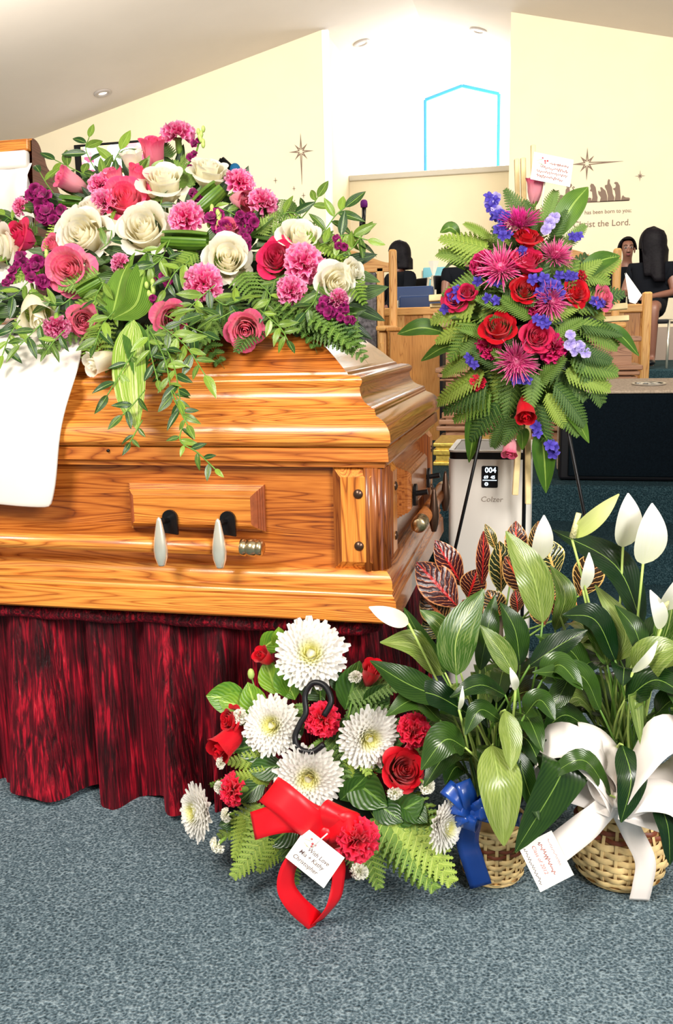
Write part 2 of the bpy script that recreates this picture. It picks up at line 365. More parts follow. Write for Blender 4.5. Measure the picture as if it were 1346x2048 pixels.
ASPIS = leafmat('striped_aspidistra', (.14,.27,.03), (.34,.48,.06), (.40,.5,.12), 16, parallel=True, contrast=.4, rough=.3, stripe=.85)
FERN = leafmat('fern_green', (.030,.09,.012), (.19,.33,.045), (.28,.40,.08), 8, contrast=.2, rough=.5, rvar=.5); FERNL = leafmat('fern_light', (.10,.21,.02), (.42,.54,.07), (.50,.58,.11), 8, contrast=.2, rough=.5, rvar=.4)
LILY = leafmat('peace_lily_leaf', (.005,.024,.005), (.055,.125,.015), (.20,.33,.06), 13, slant=.9, contrast=.18, rough=.24, rvar=.5, ribw=.014, relief=.10)
LILYV = leafmat('variegated_lily_leaf', (.045,.11,.012), (.30,.38,.075), (.36,.46,.12), 13, slant=.9, contrast=.25, rough=.26, rvar=.5, ribw=.016, stripe=.22, relief=.10)
SALAL = leafmat('round_bright_leaf', (.07,.20,.012), (.32,.50,.03), (.38,.55,.10), 6, contrast=.2, rough=.35, rvar=.3); SALALD = leafmat('round_dark_leaf', (.012,.05,.008), (.06,.15,.02), (.14,.27,.05), 6, contrast=.3, rough=.3)
# ------------------------------------------------------------------ room shell
WY = 10.0; XR, ZR, SL = -1.43, 4.425, .243
AL, AR, AY = -2.37, -.41, 11.2
def ceil_z(x): return ZR - SL*abs(x-XR)
struct(MB().box((-7.5, -5, -.1), (5.5, 3.0, 0)).build('floor', CARPET, smooth=False))
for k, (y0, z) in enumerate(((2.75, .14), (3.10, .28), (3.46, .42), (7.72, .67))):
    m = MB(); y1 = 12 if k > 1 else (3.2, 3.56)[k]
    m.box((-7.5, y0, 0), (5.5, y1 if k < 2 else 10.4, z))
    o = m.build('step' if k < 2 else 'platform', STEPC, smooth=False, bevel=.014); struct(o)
for nm, sx in (('ceiling', -1), ('ceiling', 1)):
    m = MB(); xe = XR+sx*(6.2 if sx < 0 else 6.8)
    for dz in (0, .12):
        for (x, y) in ((XR, -1.2), (xe, -1.2), (xe, AY+.02), (XR, AY+.02)): m.vert((x, y, ceil_z(x)+dz))
    for q in ((0,1,2,3),(7,6,5,4),(0,4,5,1),(1,5,6,2),(2,6,7,3),(3,7,4,0)): m.face(*q)
    struct(m.build(nm, CEIL, smooth=False))
def gable_wall(name, xa, xb, z0, y0, y1, mat):
    pts = [(xa, z0), (xb, z0), (xb, ceil_z(xb)+.02)] + ([(XR, ZR+.02)] if xa < XR < xb else []) + [(xa, ceil_z(xa)+.02)]
    m = MB(); a = [m.vert((x, y0, z)) for x, z in pts]; b = [m.vert((x, y1, z)) for x, z in pts]
    m.face(*a); m.face(*b[::-1]); n = len(pts)
    for i in range(n): m.face(a[i], b[i], b[(i+1) % n], a[(i+1) % n])
    return struct(m.build(name, mat, smooth=False))
gable_wall('wall_back_left', -7.5, AL, .3, WY, WY+.15, WALL)
gable_wall('wall_back_right', AR, 5.2, .3, WY, WY+.15, WALL)
struct(MB().box((AL-.12, WY+.15, .3), (AL, AY+.1, ceil_z(AL)+.02)).build('wall_alcove_left', WALL, smooth=False))
struct(MB().box((AR, WY+.15, .3), (AR+.12, AY+.1, ceil_z(AR)+.02)).build('wall_alcove_right', WALL, smooth=False))
struct(MB().box((AL, AY, .3), (AR, AY+.12, 2.86)).build('wall_alcove_back', WALL, smooth=False))
struct(MB().box((AL, AY-.05, 2.84), (AR, AY+.25, 2.905)).build('trim_1', SILLM, smooth=False, bevel=.01))
struct(MB().box((AL-.02, WY-.012, .67), (AL+.05, WY+.05, ceil_z(AL)-.01)).build('lit_corner_strip', STRIPW, smooth=False))  # white strip standing in for window light on the alcove's outside corner
struct(MB().box((AR+.02, WY-.02, .67), (5.2, WY, .67+.34)).build('baseboard_right', plain('taupe_base', (.42,.33,.27), .7), smooth=False))
# bright light well behind the alcove
CY = 13.0
cx0, cx1 = AL-.02, AR+.35
struct(MB().box((cx0-.1, AY+.12, 2.7), (cx1+.1, CY+.1, 2.80)).build('floor_light_well', WHITEWALL, smooth=False))
struct(MB().box((cx0-.1, AY+.12, 2.8), (cx0, CY+.1, 4.6)).build('wall_light_well_left', WHITEWALL, smooth=False))
m = MB(); m.box((cx1, AY+.1, 2.8), (cx1+.1, AY+.3, 4.6)); m.box((cx1, CY-.2, 2.8), (cx1+.1, CY+.1, 4.6)); m.box((cx1, AY+.3, 4.25), (cx1+.1, CY-.2, 4.6))
struct(m.build('wall_light_well_right', WHITEWALL, smooth=False))
m = MB()
for dz in (0, .1):
    for (x, y) in ((cx0-.1, AY+.03), (XR, AY+.03), (cx1+.1, AY+.03), (cx1+.1, CY+.1), (XR, CY+.1), (cx0-.1, CY+.1)): m.vert((x, y, ceil_z(x)+.03+dz))
for q in ((0,1,4,5),(1,2,3,4),(6,11,10,7),(7,10,9,8)): m.face(*q)
struct(m.build('ceiling_light_well', WHITEWALL, smooth=False))
wx0, wx1, wxm, wz0, wz1, wzm = -1.67, -.68, -1.17, 3.05, 4.13, 4.27
m = MB()   # far wall with a gabled hole
o4 = [(cx0, 2.8), (cx1, 2.8), (cx1, 4.6), (wxm, 4.7), (cx0, 4.6)]; i4 = [(wx0, wz0), (wx1, wz0), (wx1, wz1), (wxm, wzm), (wx0, wz1)]
a = [m.vert((x, CY, z)) for x, z in o4]; b = [m.vert((x, CY, z)) for x, z in i4]; c = [m.vert((x, CY+.12, z)) for x, z in i4]
for i in range(5): j = (i+1) % 5; m.face(a[i], a[j], b[j], b[i]); m.face(b[i], b[j], c[j], c[i])
struct(m.build('wall_light_well_far', WHITEWALL, smooth=False))
DAY = emit('daylit_glass', (.96, .98, 1.0), 5.0)
m = MB(); m.face(*[m.vert((x, CY+.10, z)) for x, z in i4]); w1 = struct(m.build('window_1', DAY, smooth=False))
fr = plain('pale_blue_frame', (.015,.20,.36), .5)
m = MB()
for i in range(5):
    p, q = i4[i], i4[(i+1) % 5]
    t = .04
    m.tube([(p[0], CY-.01, p[1]), (q[0], CY-.01, q[1])], t*.6, 6)
m.build('window_frame', fr, w1, smooth=False)
PANELGLOW = emit('side_panel_glow', (.96, .98, 1.0), 9.0)
m = MB(); m.face(*[m.vert(p) for p in ((cx1+.06, AY+.3, 2.8), (cx1+.06, CY-.2, 2.8), (cx1+.06, CY-.2, 4.25), (cx1+.06, AY+.3, 4.25))])
struct(m.build('well_glow_panel', PANELGLOW, smooth=False))  # added glowing pane, out of view, that brightens the light well

# recessed ceiling lights
def ceil_hit(x, y, sx):
    d = ray(x, y); # z = ZR + sx*SL*(XR - X)
    t = (ZR + sx*SL*XR - CAM_H)/(d.z + sx*SL*d.x); return CAM + d*t
LENS = emit('lamp_lens', (1, .93, .80), .9)
for px, py, sx, lab in ((205, 185, -1, 'recessed round light in the sloped ceiling above the flower spray'), (723, 85, -1, 'recessed round light left of the alcove ridge'), (957, 60, 1, 'recessed round light right of the alcove ridge')):
    p = ceil_hit(px, py, sx); n = V((-sx*SL, 0, -1)).normalized()
    t = thing('recessed_light', p, lab, 'ceiling light', 'recessed ceiling lights'); M = frame(p, n)
    MB().lathe([(.050, .0), (.095, .0), (.098, .008), (.085, .016), (.055, .018), (.05, .004)], 28, caps=False).build('trim_ring', plain('lamp_ring', (.45,.40,.38), .4), t, M)
    MB().lathe([(.0005, .004), (.05, .006), (.052, .0)], 24, caps=False).build('lens', LENS, t, M)

# ------------------------------------------------------------------ casket
CX0, CX1, CY0, CY1 = -2.62, -.275, 1.6, 2.38
SPLIT = -1.45
def rect_sweep(m, x0, x1, y0, y1, prof, close_top=False, close_bot=False):
    rows = [[(x0+o, y0+o, z), (x1-o, y0+o, z), (x1-o, y1-o, z), (x0+o, y1-o, z)] for o, z in prof]
    b = len(m.v)
    for r in rows:
        for p in r: m.vert(p)
    for j in range(len(rows)-1):
        for i in range(4):
            k = (i+1) % 4; m.cur = 0 if i in (0, 2) else 1; m.face(b+j*4+i, b+j*4+k, b+j*4+4+k, b+j*4+4+i)
    m.cur = 0
    if close_top: e = b+(len(rows)-1)*4; m.face(e, e+1, e+2, e+3)
    if close_bot: m.face(b+3, b+2, b+1, b)
    return m
def arc(o0, z0, o1, z1, bulge, n=5):
    """points between two profile points bowed sideways by bulge"""
    out = []
    dx, dz = o1-o0, z1-z0; L = math.hypot(dx, dz)
    for k in range(n):
        t = k/(n-1); s = 4*t*(1-t)*bulge
        out.append((o0+dx*t - dz/L*s, z0+dz*t + dx/L*s))
    return out
casket = thing('casket', (-1.45, 1.99, .46), 'polished oak casket with its head lid open, standing on the red velvet skirt', 'casket')
LIDP = [(.004, .797), (0, .800)] + arc(-.004, .806, .026, .851, .010, 7) + [(.029, .853), (.029, .857)] + arc(.031, .859, .037, .866, .003, 4) + arc(.040, .868, .066, .904, -.008, 7) + \
       [(.064, .905)] + arc(.064, .906, .068, .924, .006, 6) + [(.085, .9265), (.088, .925), (.094, .925), (.096, .9305), (.1005, .932), (.104, .9365)] + arc(.106, .938, .25, 1.046, .006, 8) + [(.30, 1.056), (.36, 1.060)]
def lid_mesh(xa, xb, mats, name, M=None, parent=None):
    """three finished sides; the side at xa is the flat cut"""
    m = MB(); sg = 1 if xb > xa else -1; n = len(LIDP); b = len(m.v)
    for o, z in LIDP:
        for p in ((xa, CY0+o, z), (xb-sg*o, CY0+o, z), (xb-sg*o, CY1-o, z), (xa, CY1-o, z)): m.vert(p)
    for j in range(n-1):
        for i in range(3): m.cur = 1 if i == 1 else (3 if LIDP[j][0] > .1 else 0); m.face(b+4*j+i, b+4*j+i+1, b+4*j+5+i, b+4*j+4+i)
    m.cur = 0; e = b+4*(n-1); m.face(e, e+1, e+2, e+3)
    m.cur = 2; m.face(*([b+4*j for j in range(n)] + [b+4*j+3 for j in range(n)][::-1]))
    return m.build(name, mats, parent, M, angle=28)
DKOAK = oak('dark_end_grain', 2, (.07,.02,.010), (.16,.05,.03), (.24,.09,.06), .4, .2)
OAKYE = oak('oak_end_panels', 1, (.08,.018,.007), (.30,.085,.020), (.48,.17,.04), .26, .40)
lid = lid_mesh(SPLIT, CX1, [OAKX, OAKYE, DKOAK, OAKXR], 'foot_lid', None, casket)
hinge = Matrix.Translation((0, CY1, .80)) @ Matrix.Rotation(R(-96), 4, 'X') @ Matrix.Translation((0, -CY1, -.80))
hl = lid_mesh(SPLIT-.004, CX0, [OAKX, OAKYE, DKOAK, OAKXR], 'head_lid', hinge, casket)
m = MB(); rows = []
for j in range(15):
    v = j/14; row = []
    for i in range(120):
        u = i/119; x = CX0+.03+u*(SPLIT-.02-CX0-.03)
        rip = .006*math.sin(i*.9+2*math.sin(v*5+i*.07))+.004*math.sin(i*2.3+v*4)
        y = CY0+.03+v*(CY1-CY0-.06); z = .80+.03*math.sin(PI*v)+rip
        if v < .12: z = .785
        row.append((x, y, z))
    rows.append(row)
m.grid(rows); lin = m.build('lid_lining', SATINLIN, hl, hinge)
MB().box((CX0+.004, CY0+.003, .780), (SPLIT-.006, CY0+.036, .799)).build('lid_frame', OAKX, hl, hinge, smooth=False, bevel=.004)
m = MB(); m.box((CX0+.02, CY0+.036, .77), (SPLIT-.008, CY0+.085, .797)); m.build('lining_rim', SATIN, hl, hinge, bevel=.008)
m = MB(); rows = []
for j in range(5):
    v = j/4; rows.append([(CX0+.03+i/159*(SPLIT-.03-CX0), CY0+.07+.012*math.sin(i*.55)*v+.16*v, .79-.035*math.sin(PI*min(1, v*1.1))+.012*math.sin(i*.55+1)*v) for i in range(160)])
m.grid(rows); m.build('lining_swag', SATIN, hl, hinge)
# band, body, base
m = MB(); rect_sweep(m, CX0, CX1, CY0, CY1, [(.012, .797), (.003, .794), (.001, .775)] + arc(.001, .770, .010, .758, .003, 4) + [(.03, .757)]); m.build('top_band', [OAKXR, OAKYE], casket, angle=30)
m = MB(); rect_sweep(m, CX0, CX1, CY0, CY1, [(.03, .765), (.03, .556)]); m.build('body', [OAKXR, OAKYE], casket, smooth=False)
BASEP = [(.05, .553), (.028, .556), (.022, .560), (.008, .560)] + arc(.006, .558, -.004, .532, -.004, 6) + [(-.004, .529), (-.007, .528)] + arc(-.007, .526, -.009, .512, .004, 5) + [(-.008, .508), (-.012, .506)] + [(-.014, .466), (-.010, .462), (.05, .461)]
m = MB(); rect_sweep(m, CX0, CX1, CY0, CY1, BASEP, close_bot=False); m.build('base_moulding', [OAKX, OAKYE], casket, angle=30)
m = MB().box((CX0+.04, CY0+.04, .47), (CX1-.04, CY1-.04, .50)); m.build('floor_board', OAKX, casket, smooth=False)
m = MB().box((CX0+.05, CY0+.05, .60), (SPLIT, CY1-.05, .76)); m.build('bedding', SATIN, casket, bevel=.03)
def raised(m, x0, x1, z0, z1, prof, ends=()):
    """panel on local XZ plane rising toward -Y, mitred edges"""
    b = len(m.v)
    for o, h in prof:
        for p in ((x0+o, -h, z0+o), (x1-o, -h, z0+o), (x1-o, -h, z1-o), (x0+o, -h, z1-o)): m.vert(p)
    for j in range(len(prof)-1):
        for i in range(4): k = (i+1) % 4; m.cur = 1 if i in ends else 0; m.face(b+4*j+i, b+4*j+k, b+4*j+4+k, b+4*j+4+i)
    m.cur = 0; e = b+4*(len(prof)-1); m.face(e, e+1, e+2, e+3); return m
ENDG = plain('brown_end_grain', (.30,.075,.022), .4, noise=.2, nscale=80)
PANP = [(0, -.004), (0, .008), (.003, .009), (.003, .014), (.006, .015), (.006, .020), (.009, .021), (.009, .026), (.016, .033), (.020, .034)]
FRONT = Matrix.Translation((0, CY0+.03, 0))
RIGHT = Matrix.Translation((CX1-.03, 0, 0)) @ Matrix.Rotation(PI/2, 4, 'Z')     # local x -> +Y, -Y -> +X
def mechanism(parent, M, xs, x0, x1, zb):
    """rail with arms; local x along the face, -Y outward"""
    bar = MB().tube([(x0, -.062, zb), (x1, -.062, zb)], .0158, 16).build('handle_rail', OAKX if M is FRONT else OAKYE, parent, M)
    for sgn, xe in (((-1, x0), (1, x1)) if M is not FRONT else ((1, x1),)):
        prof = [(.0150, 0), (.0165, .001), (.0165, .010), (.0150, .011), (.0150, .013), (.0168, .014), (.0168, .030), (.0155, .031), (.0155, .033), (.0165, .034), (.0160, .042), (.012, .045), (.001, .046)]
        T = M @ Matrix.Translation((xe-sgn*.002, -.062, zb)) @ Matrix.Rotation(PI/2*sgn, 4, 'Y')
        MB().lathe(prof, 20).build('rail_tip', BRASS, bar, T)
    for x in xs:
        z1 = zb+.055; z0 = zb-.034
        lug = MB()
        pl = [(.0155*math.cos(a)+.005, .0155*math.sin(a)) for a in [PI*k/10 for k in range(11)]] + [(-.0105, -.030), (.0205, -.034)]
        lug.prism(pl, 0, .006, M @ Matrix.Translation((x, -.036, z1-.005)) @ Matrix.Rotation(PI/2, 4, 'X'))
        lug.tube([M @ V((x, -.03, z1-.012)), M @ V((x, -.066, z1-.006))], .006, 8)
        lug.build('lug_plate', BLACKM, parent, None, smooth=False)
        prof = [(.0015, z1+.004-zb), (.0045, z1-zb), (.0055, z1-.004-zb), (.0062, z1-.007-zb), (.0098, .030), (.0132, .010), (.0145, -.006), (.0132, -.020), (.0092, -.032), (.0082, -.034), (.0076, -.037)]
        MB().lathe(prof[::-1], 16, Matrix.Translation((0, 0, 0)) @ Matrix.Diagonal((1, .75, 1, 1))).build('handle_arm', CHROME if M is FRONT else BRONZE, parent, M @ Matrix.Translation((x, -.0795, zb)))
fx = lambda px, py, Y=CY0+.01: at(px, py, Y).x
fz = lambda px, py, Y=CY0+.01: at(px, py, Y).z
px0, px1 = fx(255, 1010), fx(525, 1010); pz1, pz0 = fz(390, 970), fz(390, 1062)
raised(MB(), px0, px1, pz0, pz1, PANP, (1, 3)).build('raised_panel', [OAKX, ENDG], casket, FRONT, smooth=False)
raised(MB(), px0-.62, px1-.62, pz0, pz1, PANP, (1, 3)).build('raised_panel', [OAKX, ENDG], casket, FRONT, smooth=False)
zb = at(440, 1093, CY0-.03).z
mechanism(casket, FRONT, [at(322, 1075, CY0-.045).x, at(439, 1075, CY0-.045).x, -1.18], -1.9, at(484, 1095, CY0-.032).x, zb)
# corner columns
zc0, zc1 = .560, .757
colp = [(0, -.004), (0, .010), (.017, .024), (.018, .024)]
FLUTE = oak('fluted_oak', 2, (.05,.010,.003), (.20,.048,.010), (.36,.11,.022))
def column(M, x0, x1):
    raised(MB(), x0, x1, zc0, zc1, colp, (1, 3)).build('corner_column', [OAKZ, FLUTE], casket, M, smooth=False)
    xm = x0+(x1-x0)*.56
    for z in (.608, .708):
        MB().lathe([(.0095, 0), (.0095, .003), (.0075, .006), (.0005, .008)], 18).build('rosette_button', BRONZE, casket, M @ Matrix.Translation((xm, -.021, z)) @ Matrix.Rotation(PI/2, 4, 'X'))
cxa, cxb = fx(665, 1040), fx(760, 1040)
column(FRONT, cxa, cxb)
cw = cxb-cxa
column(RIGHT, CY0+.012+.048, CY0+.06+cw*.9)
column(RIGHT, CY1-.06-cw*.9, CY1-.06)
for k in range(5):       # fluted corner between the two columns
    a = PI/2*k/4
    p = V((CX1-.043+.030*math.sin(a), CY0+.043-.030*math.cos(a), 0))
    MB().tube([(p.x, p.y, zc0), (p.x, p.y, zc1)], .0085, 10).build('flute', FLUTE, casket)
m = MB().box((cxb-.01, CY0+.014, zc0-.002), (CX1-.016, CY0+.06, zc1)); m.build('corner_block', DKOAK, casket, smooth=False)
yc = (CY0+CY1)/2
raised(MB(), yc-.15, yc+.15, .615, .725, PANP).build('raised_panel', [OAKYE], casket, RIGHT, smooth=False)
mechanism(casket, RIGHT, [yc-.115, yc+.115], yc-.19, yc+.19, .618)
m = MB().tube([(fx(221, 900), CY0-.002, fz(221, 900)), (fx(221, 900), CY0+.006, fz(221, 900))], .003, 8); m.build('key_hole', BLACKM, casket)
# white throw hanging from the casket
def lid_y(z):
    best = CY0
    for (o, zz), (o2, z2) in zip(LIDP, LIDP[1:]):
        if zz <= z <= z2 and z2 > zz: best = CY0+o+(o2-o)*(z-zz)/(z2-zz)
    return best
edge = [(200, 640, 1.83), (170, 676, 1.752), (165, 700, 1.715), (160, 725, 1.675), (155, 742, 1.648), (146, 770, 1.628), (133, 810, 1.606), (124, 850, 1.588), (119, 890, 1.583), (117, 930, 1.583), (114, 970, 1.582), (108, 1000, 1.583), (104, 1016, 1.585)]
m = MB(); rows = []
for j, (px, py, Y) in enumerate(edge):
    if Y is None:
        Y = 1.6
        for _ in range(8): Y = lid_y(at(px, py, Y).z)-.010 if at(px, py, Y).z > .8 else 1.584
        if py > 700: Y = min(Y, rows[-1][-1].y)
    e = at(px, py, Y); row = []
    for i in range(26):
        u = i/25; x = -1.62+(e.x+1.62)*u
        fold = .006*math.sin(u*9+j*.25)*(j/11)**1.5+.004*math.sin(u*21-j*.2)*(j/11)
        row.append(V((x, e.y-abs(fold), e.z+.018*(1-u)*(j/11)**2*(1 if j > 7 else .3))))
    rows.append(row)
m.grid(rows); thr = m.build('satin_throw', SATIN, None)
tag(thr, 'white satin throw hanging over the front edge of the casket', 'cloth')
sd = thr.modifiers.new('thick', 'SOLIDIFY'); sd.thickness = .004; sd.offset = 1
sb = thr.modifiers.new('smooth', 'SUBSURF'); sb.levels = 1; sb.render_levels = 1

# ------------------------------------------------------------------ skirted bier under the casket
bier = thing('casket_bier', (-1.45, 1.99, 0), 'casket bier hidden by a crushed dark red velvet skirt', 'bier')
sx0, sx1, sy0, sy1 = CX0+.06, CX1-.065, CY0+.05, CY1-.05
MB().box((sx0+.03, sy0+.03, .435), (sx1-.03, sy1-.03, .4605)).build('bier_top', DKOAK, bier, smooth=False)
path = []
n1, n2 = 640, 200
for i in range(n1): path.append((V((sx0+(sx1-sx0)*i/n1, sy0, 0)), V((0, -1, 0))))
for i in range(n2): path.append((V((sx1, sy0+(sy1-sy0)*i/n2, 0)), V((1, 0, 0))))
for i in range(n1//4): path.append((V((sx1-(sx1-sx0)*i/(n1//4), sy1, 0)), V((0, 1, 0))))
for i in range(n2//4): path.append((V((sx0, sy1-(sy1-sy0)*i/(n2//4), 0)), V((-1, 0, 0))))
rr = random.Random(3); ph = [rr.uniform(0, 6) for _ in range(8)]
def pleat(s, v):
    d = v*(.9+.3*math.sin(s*3+ph[0]))
    w1 = math.sin(s*38+ph[1]+1.6*math.sin(s*7)+d*1.2*math.sin(s*5+ph[2])); w2 = math.sin(s*103+ph[3]+d*2*math.sin(s*11)); w3 = math.sin(s*19+ph[4]+d)
    return (.016+.026*v)*(abs(w1)**.7*(1 if w1 > 0 else -1)) + .006*w2 + .012*v*w3
m = MB(); rows = []; s = 0; S = []
for k, (p, n) in enumerate(path):
    if k: s += (p-path[k-1][0]).length
    S.append(s)
for j in range(17):
    v = j/16; row = []
    for k, (p, n) in enumerate(path):
        t = n.cross(V((0, 0, 1)))
        off = pleat(S[k], v)-.008+.018*v; hem = .012+.010*math.sin(S[k]*17+1)+.008*math.sin(S[k]*38+ph[1])
        row.append(p + n*off + t*(.02*v*math.sin(S[k]*23+ph[5])) + V((0, 0, .448+(hem-.448)*v)))
    rows.append(row)
m.grid(rows, closed=True); m.build('skirt', VELVET, bier)
m = MB(); rows = []
for j, (o, z) in enumerate(((.012, .420), (.026, .424), (.034, .436), (.026, .448), (.004, .453))):
    rows.append([p + n*(o+.006*math.sin(S[k]*31+2*math.sin(S[k]*9))) + V((0, 0, z+.003*math.sin(S[k]*40))) for k, (p, n) in enumerate(path)])
m.grid(rows, closed=True); m.build('skirt_heading', VELVET, bier)
# ------------------------------------------------------------------ flower and leaf meshes (unit size, +Z looks out of the flower)
def petal_grid(m, th, W, rb, rt, h, curl, nu=7, nv=7, zb=-.42, tipy=.0, jit=0, lean=.0):
    rows = []; uvs = []
    for j in range(nv+1):
        v = j/nv; row = []; ur = []
        for i in range(nu+1):
            u = -1+2*i/nu; ve = v*(1-.16*abs(u)**3+tipy*(1-abs(u))*v)
            ang = th+u*W*(.35+.65*math.sqrt(max(.0, ve)))
            r = rb+(rt-rb)*math.sin(PI/2*min(1, ve/.62))-lean*ve*ve; z = zb+(h-zb)*ve
            t = max(0, (ve-.70)/.30); r += curl*t**1.6; z -= curl*.62*t*t*(1+.25*u*u)
            r += jit*math.sin(u*4+th*3)*ve
            row.append((r*math.cos(ang), r*math.sin(ang), z)); ur.append((i/nu, ve))
        rows.append(row); uvs.append(ur)
    m.grid(rows, uvs=uvs)
def rose_heart(nin, spread, top, mat, name):
    m = MB(); g = 2.39996
    for k in range(nin):
        petal_grid(m, k*g, 1.55-.05*k, .03, .030+spread*k, top-.006*k, .004+.004*k, 7, 6, jit=.006, lean=.012)
    return m.mesh(name, mat)
def rose_petal(rt, h, curl, W, mat, name, tip=.05):
    m = MB(); petal_grid(m, 0, W, .10, rt, h, curl, 7, 6, tipy=tip, jit=.012); return m.mesh(name, mat)
def calyx_mesh(mat):
    m = MB()
    m.lathe([(.03, -.75), (.03, -.52), (.09, -.48), (.10, -.42), (.08, -.36)], 8)
    for k in range(5):
        a = k*2*PI/5; c, s = math.cos(a), math.sin(a)
        rows = [[((.09+.10*t)*c-s*w*(1-t), (.09+.10*t)*s+c*w*(1-t), -.44+.30*t) for w in (-.05, .05)] for t in (0, .5, 1)]
        m.grid(rows)
    return m.mesh('sepals', mat)
CALM = calyx_mesh(CALYX)
HEART = rose_heart(15, .0180, .34, WROSE, 'rose_heart'); BUDH = rose_heart(8, .017, .46, WROSE, 'rose_bud_heart')
PMID = rose_petal(.32, .27, .10, .86, WROSE, 'rose_petal_mid'); POUT = rose_petal(.38, .14, .17, .86, WROSE, 'rose_petal_outer'); PBUD = rose_petal(.25, .42, .06, 1.0, WROSE, 'rose_petal_bud', .06)
def rose(parent, p, d, mat, n, kind='open', label=None, stem=True):
    s = d; M = frame(p, n, rnd.uniform(0, 6), s)
    h = inst('rose', HEART if kind == 'open' else BUDH, parent, M, mat)
    if kind == 'open':
        for ring, (me, off) in enumerate(((PMID, .2), (POUT, .85))):
            for k in range(5):
                f = rnd.uniform(.90, 1.08)
                inst('petal', me, h, M @ Matrix.Rotation(off+k*2*PI/5+rnd.uniform(-.12, .12), 4, 'Z') @ Matrix.Rotation(rnd.uniform(-.10, .10), 4, 'Y') @ Matrix.Diagonal((f, f, rnd.uniform(.9, 1.1), 1)), mat)
    else:
        for k in range(5): inst('petal', PBUD, h, M @ Matrix.Rotation(k*2*PI/5+rnd.uniform(-.1, .1), 4, 'Z') @ Matrix.Rotation(rnd.uniform(-.06, .09), 4, 'Y'), mat)
    if stem: inst('sepals', CALM, h, M)
    return h
def carnation_mesh(mat):
    m = MB(); rr = random.Random(5); NP = 34
    for k in range(NP):
        f = (k+.5)/NP; th = R(8)+R(92)*f**.75; ph = k*2.39996; L = (.40+.10*f)*rr.uniform(.9, 1.06)
        d = V((math.sin(th)*math.cos(ph), math.sin(th)*math.sin(ph), math.cos(th)*.85)); e1 = V((-math.sin(ph), math.cos(ph), 0)); e2 = d.cross(e1)
        tw = rr.uniform(-.9, .9); e1, e2 = e1*math.cos(tw)+e2*math.sin(tw), e2*math.cos(tw)-e1*math.sin(tw); p0 = V((0, 0, -.10)); rows = []; uvs = []; s0 = rr.uniform(0, 6)
        for v in (.05, .45, .75, .9, 1.0):
            row = []; ur = []
            for i in range(11):
                u = -1+i/5; fan = .62*u
                jag = (.045 if i % 2 else -.035)*max(0, v-.7)/.3; r = L*v*(1-.05*u*u)+jag*L
                ruf = .075*v*v*math.sin(u*7+s0)+.02*v*math.sin(u*17+s0)
                row.append(p0+d*(r*math.cos(fan)+.05)+e1*r*math.sin(fan)*.95+e2*ruf); ur.append((i/10, v))
            rows.append(row); uvs.append(ur)
        m.grid(rows, uvs=uvs)
    return m.mesh('carnation', mat)
CARN = carnation_mesh(PCARN)
def carn_calyx():
    m = MB(); m.lathe([(.02, -1.1), (.025, -.75), (.085, -.72), (.105, -.5), (.10, -.30), (.14, -.2)], 10); return m.mesh('calyx', CALYX)
CCAL = carn_calyx()
def carnation(parent, p, d, mat, n, calyx=True):
    M = frame(p, n, rnd.uniform(0, 6), d); c = inst('carnation', CARN, parent, M, mat)
    if calyx: inst('calyx', CCAL, c, M)
    return c
def mum_mesh(N_, mat, wid, lr, name, curve, thmax, spider=False):
    m = MB(); rr = random.Random(11)
    for k in range(N_):
        f = (k+.5)/N_; th = thmax*f**.62+(rr.uniform(-.16, .16) if spider else 0); ph = k*2.39996+(rr.uniform(-.15, .15) if spider else rr.uniform(-.04, .04))
        L = lr*(.42+.58*f**.5)*(rr.uniform(.9, 1.08) if not spider else rr.uniform(.65, 1.12)); rows = []; uvs = []
        a0 = th*.55; r0 = .05+.10*f; z0 = .02-.10*f
        n = 5 if not spider else 6
        x, z = r0, z0; ang = a0
        for j in range(n):
            t = j/(n-1); w = wid*(.45+1.0*math.sin(PI*min(1, .18+.72*t)))*(.55+.45*f) if not spider else wid*(1-.45*t)
            if j == n-1: w *= (.62 if not spider else .45)
            cup = .35*w
            row = []; ur = []
            for i in (-1, 0, 1):
                zz = z+(cup if i else 0)*math.sin(ang); xx = x-(cup if i else 0)*math.cos(ang)*.3
                row.append((xx*math.cos(ph)-i*w*math.sin(ph), xx*math.sin(ph)+i*w*math.cos(ph), zz+(cup if i else 0)))
                ur.append(((i+1)/2, min(1, f*3.2*(.45+.55*t)+.25*t) if not spider else .15+.85*t))
            rows.append(row); uvs.append(ur)
            st = L/(n-1); x += st*math.sin(ang); z += st*math.cos(ang); ang += (curve*(th/thmax)+rr.uniform(-.05, .05))*(.6 if not spider else rr.uniform(.1, 1.1))
        m.grid(rows, uvs=uvs)
    m.ball((0, 0, .03), (.13, .13, .12), 12, 8)
    return m.mesh(name, mat)
MUM = mum_mesh(185, WMUM, .046, .46, 'chrysanthemum', .12, 2.0); SPID = mum_mesh(210, SMUM, .016, .48, 'spider_mum', .16, 1.8, True)
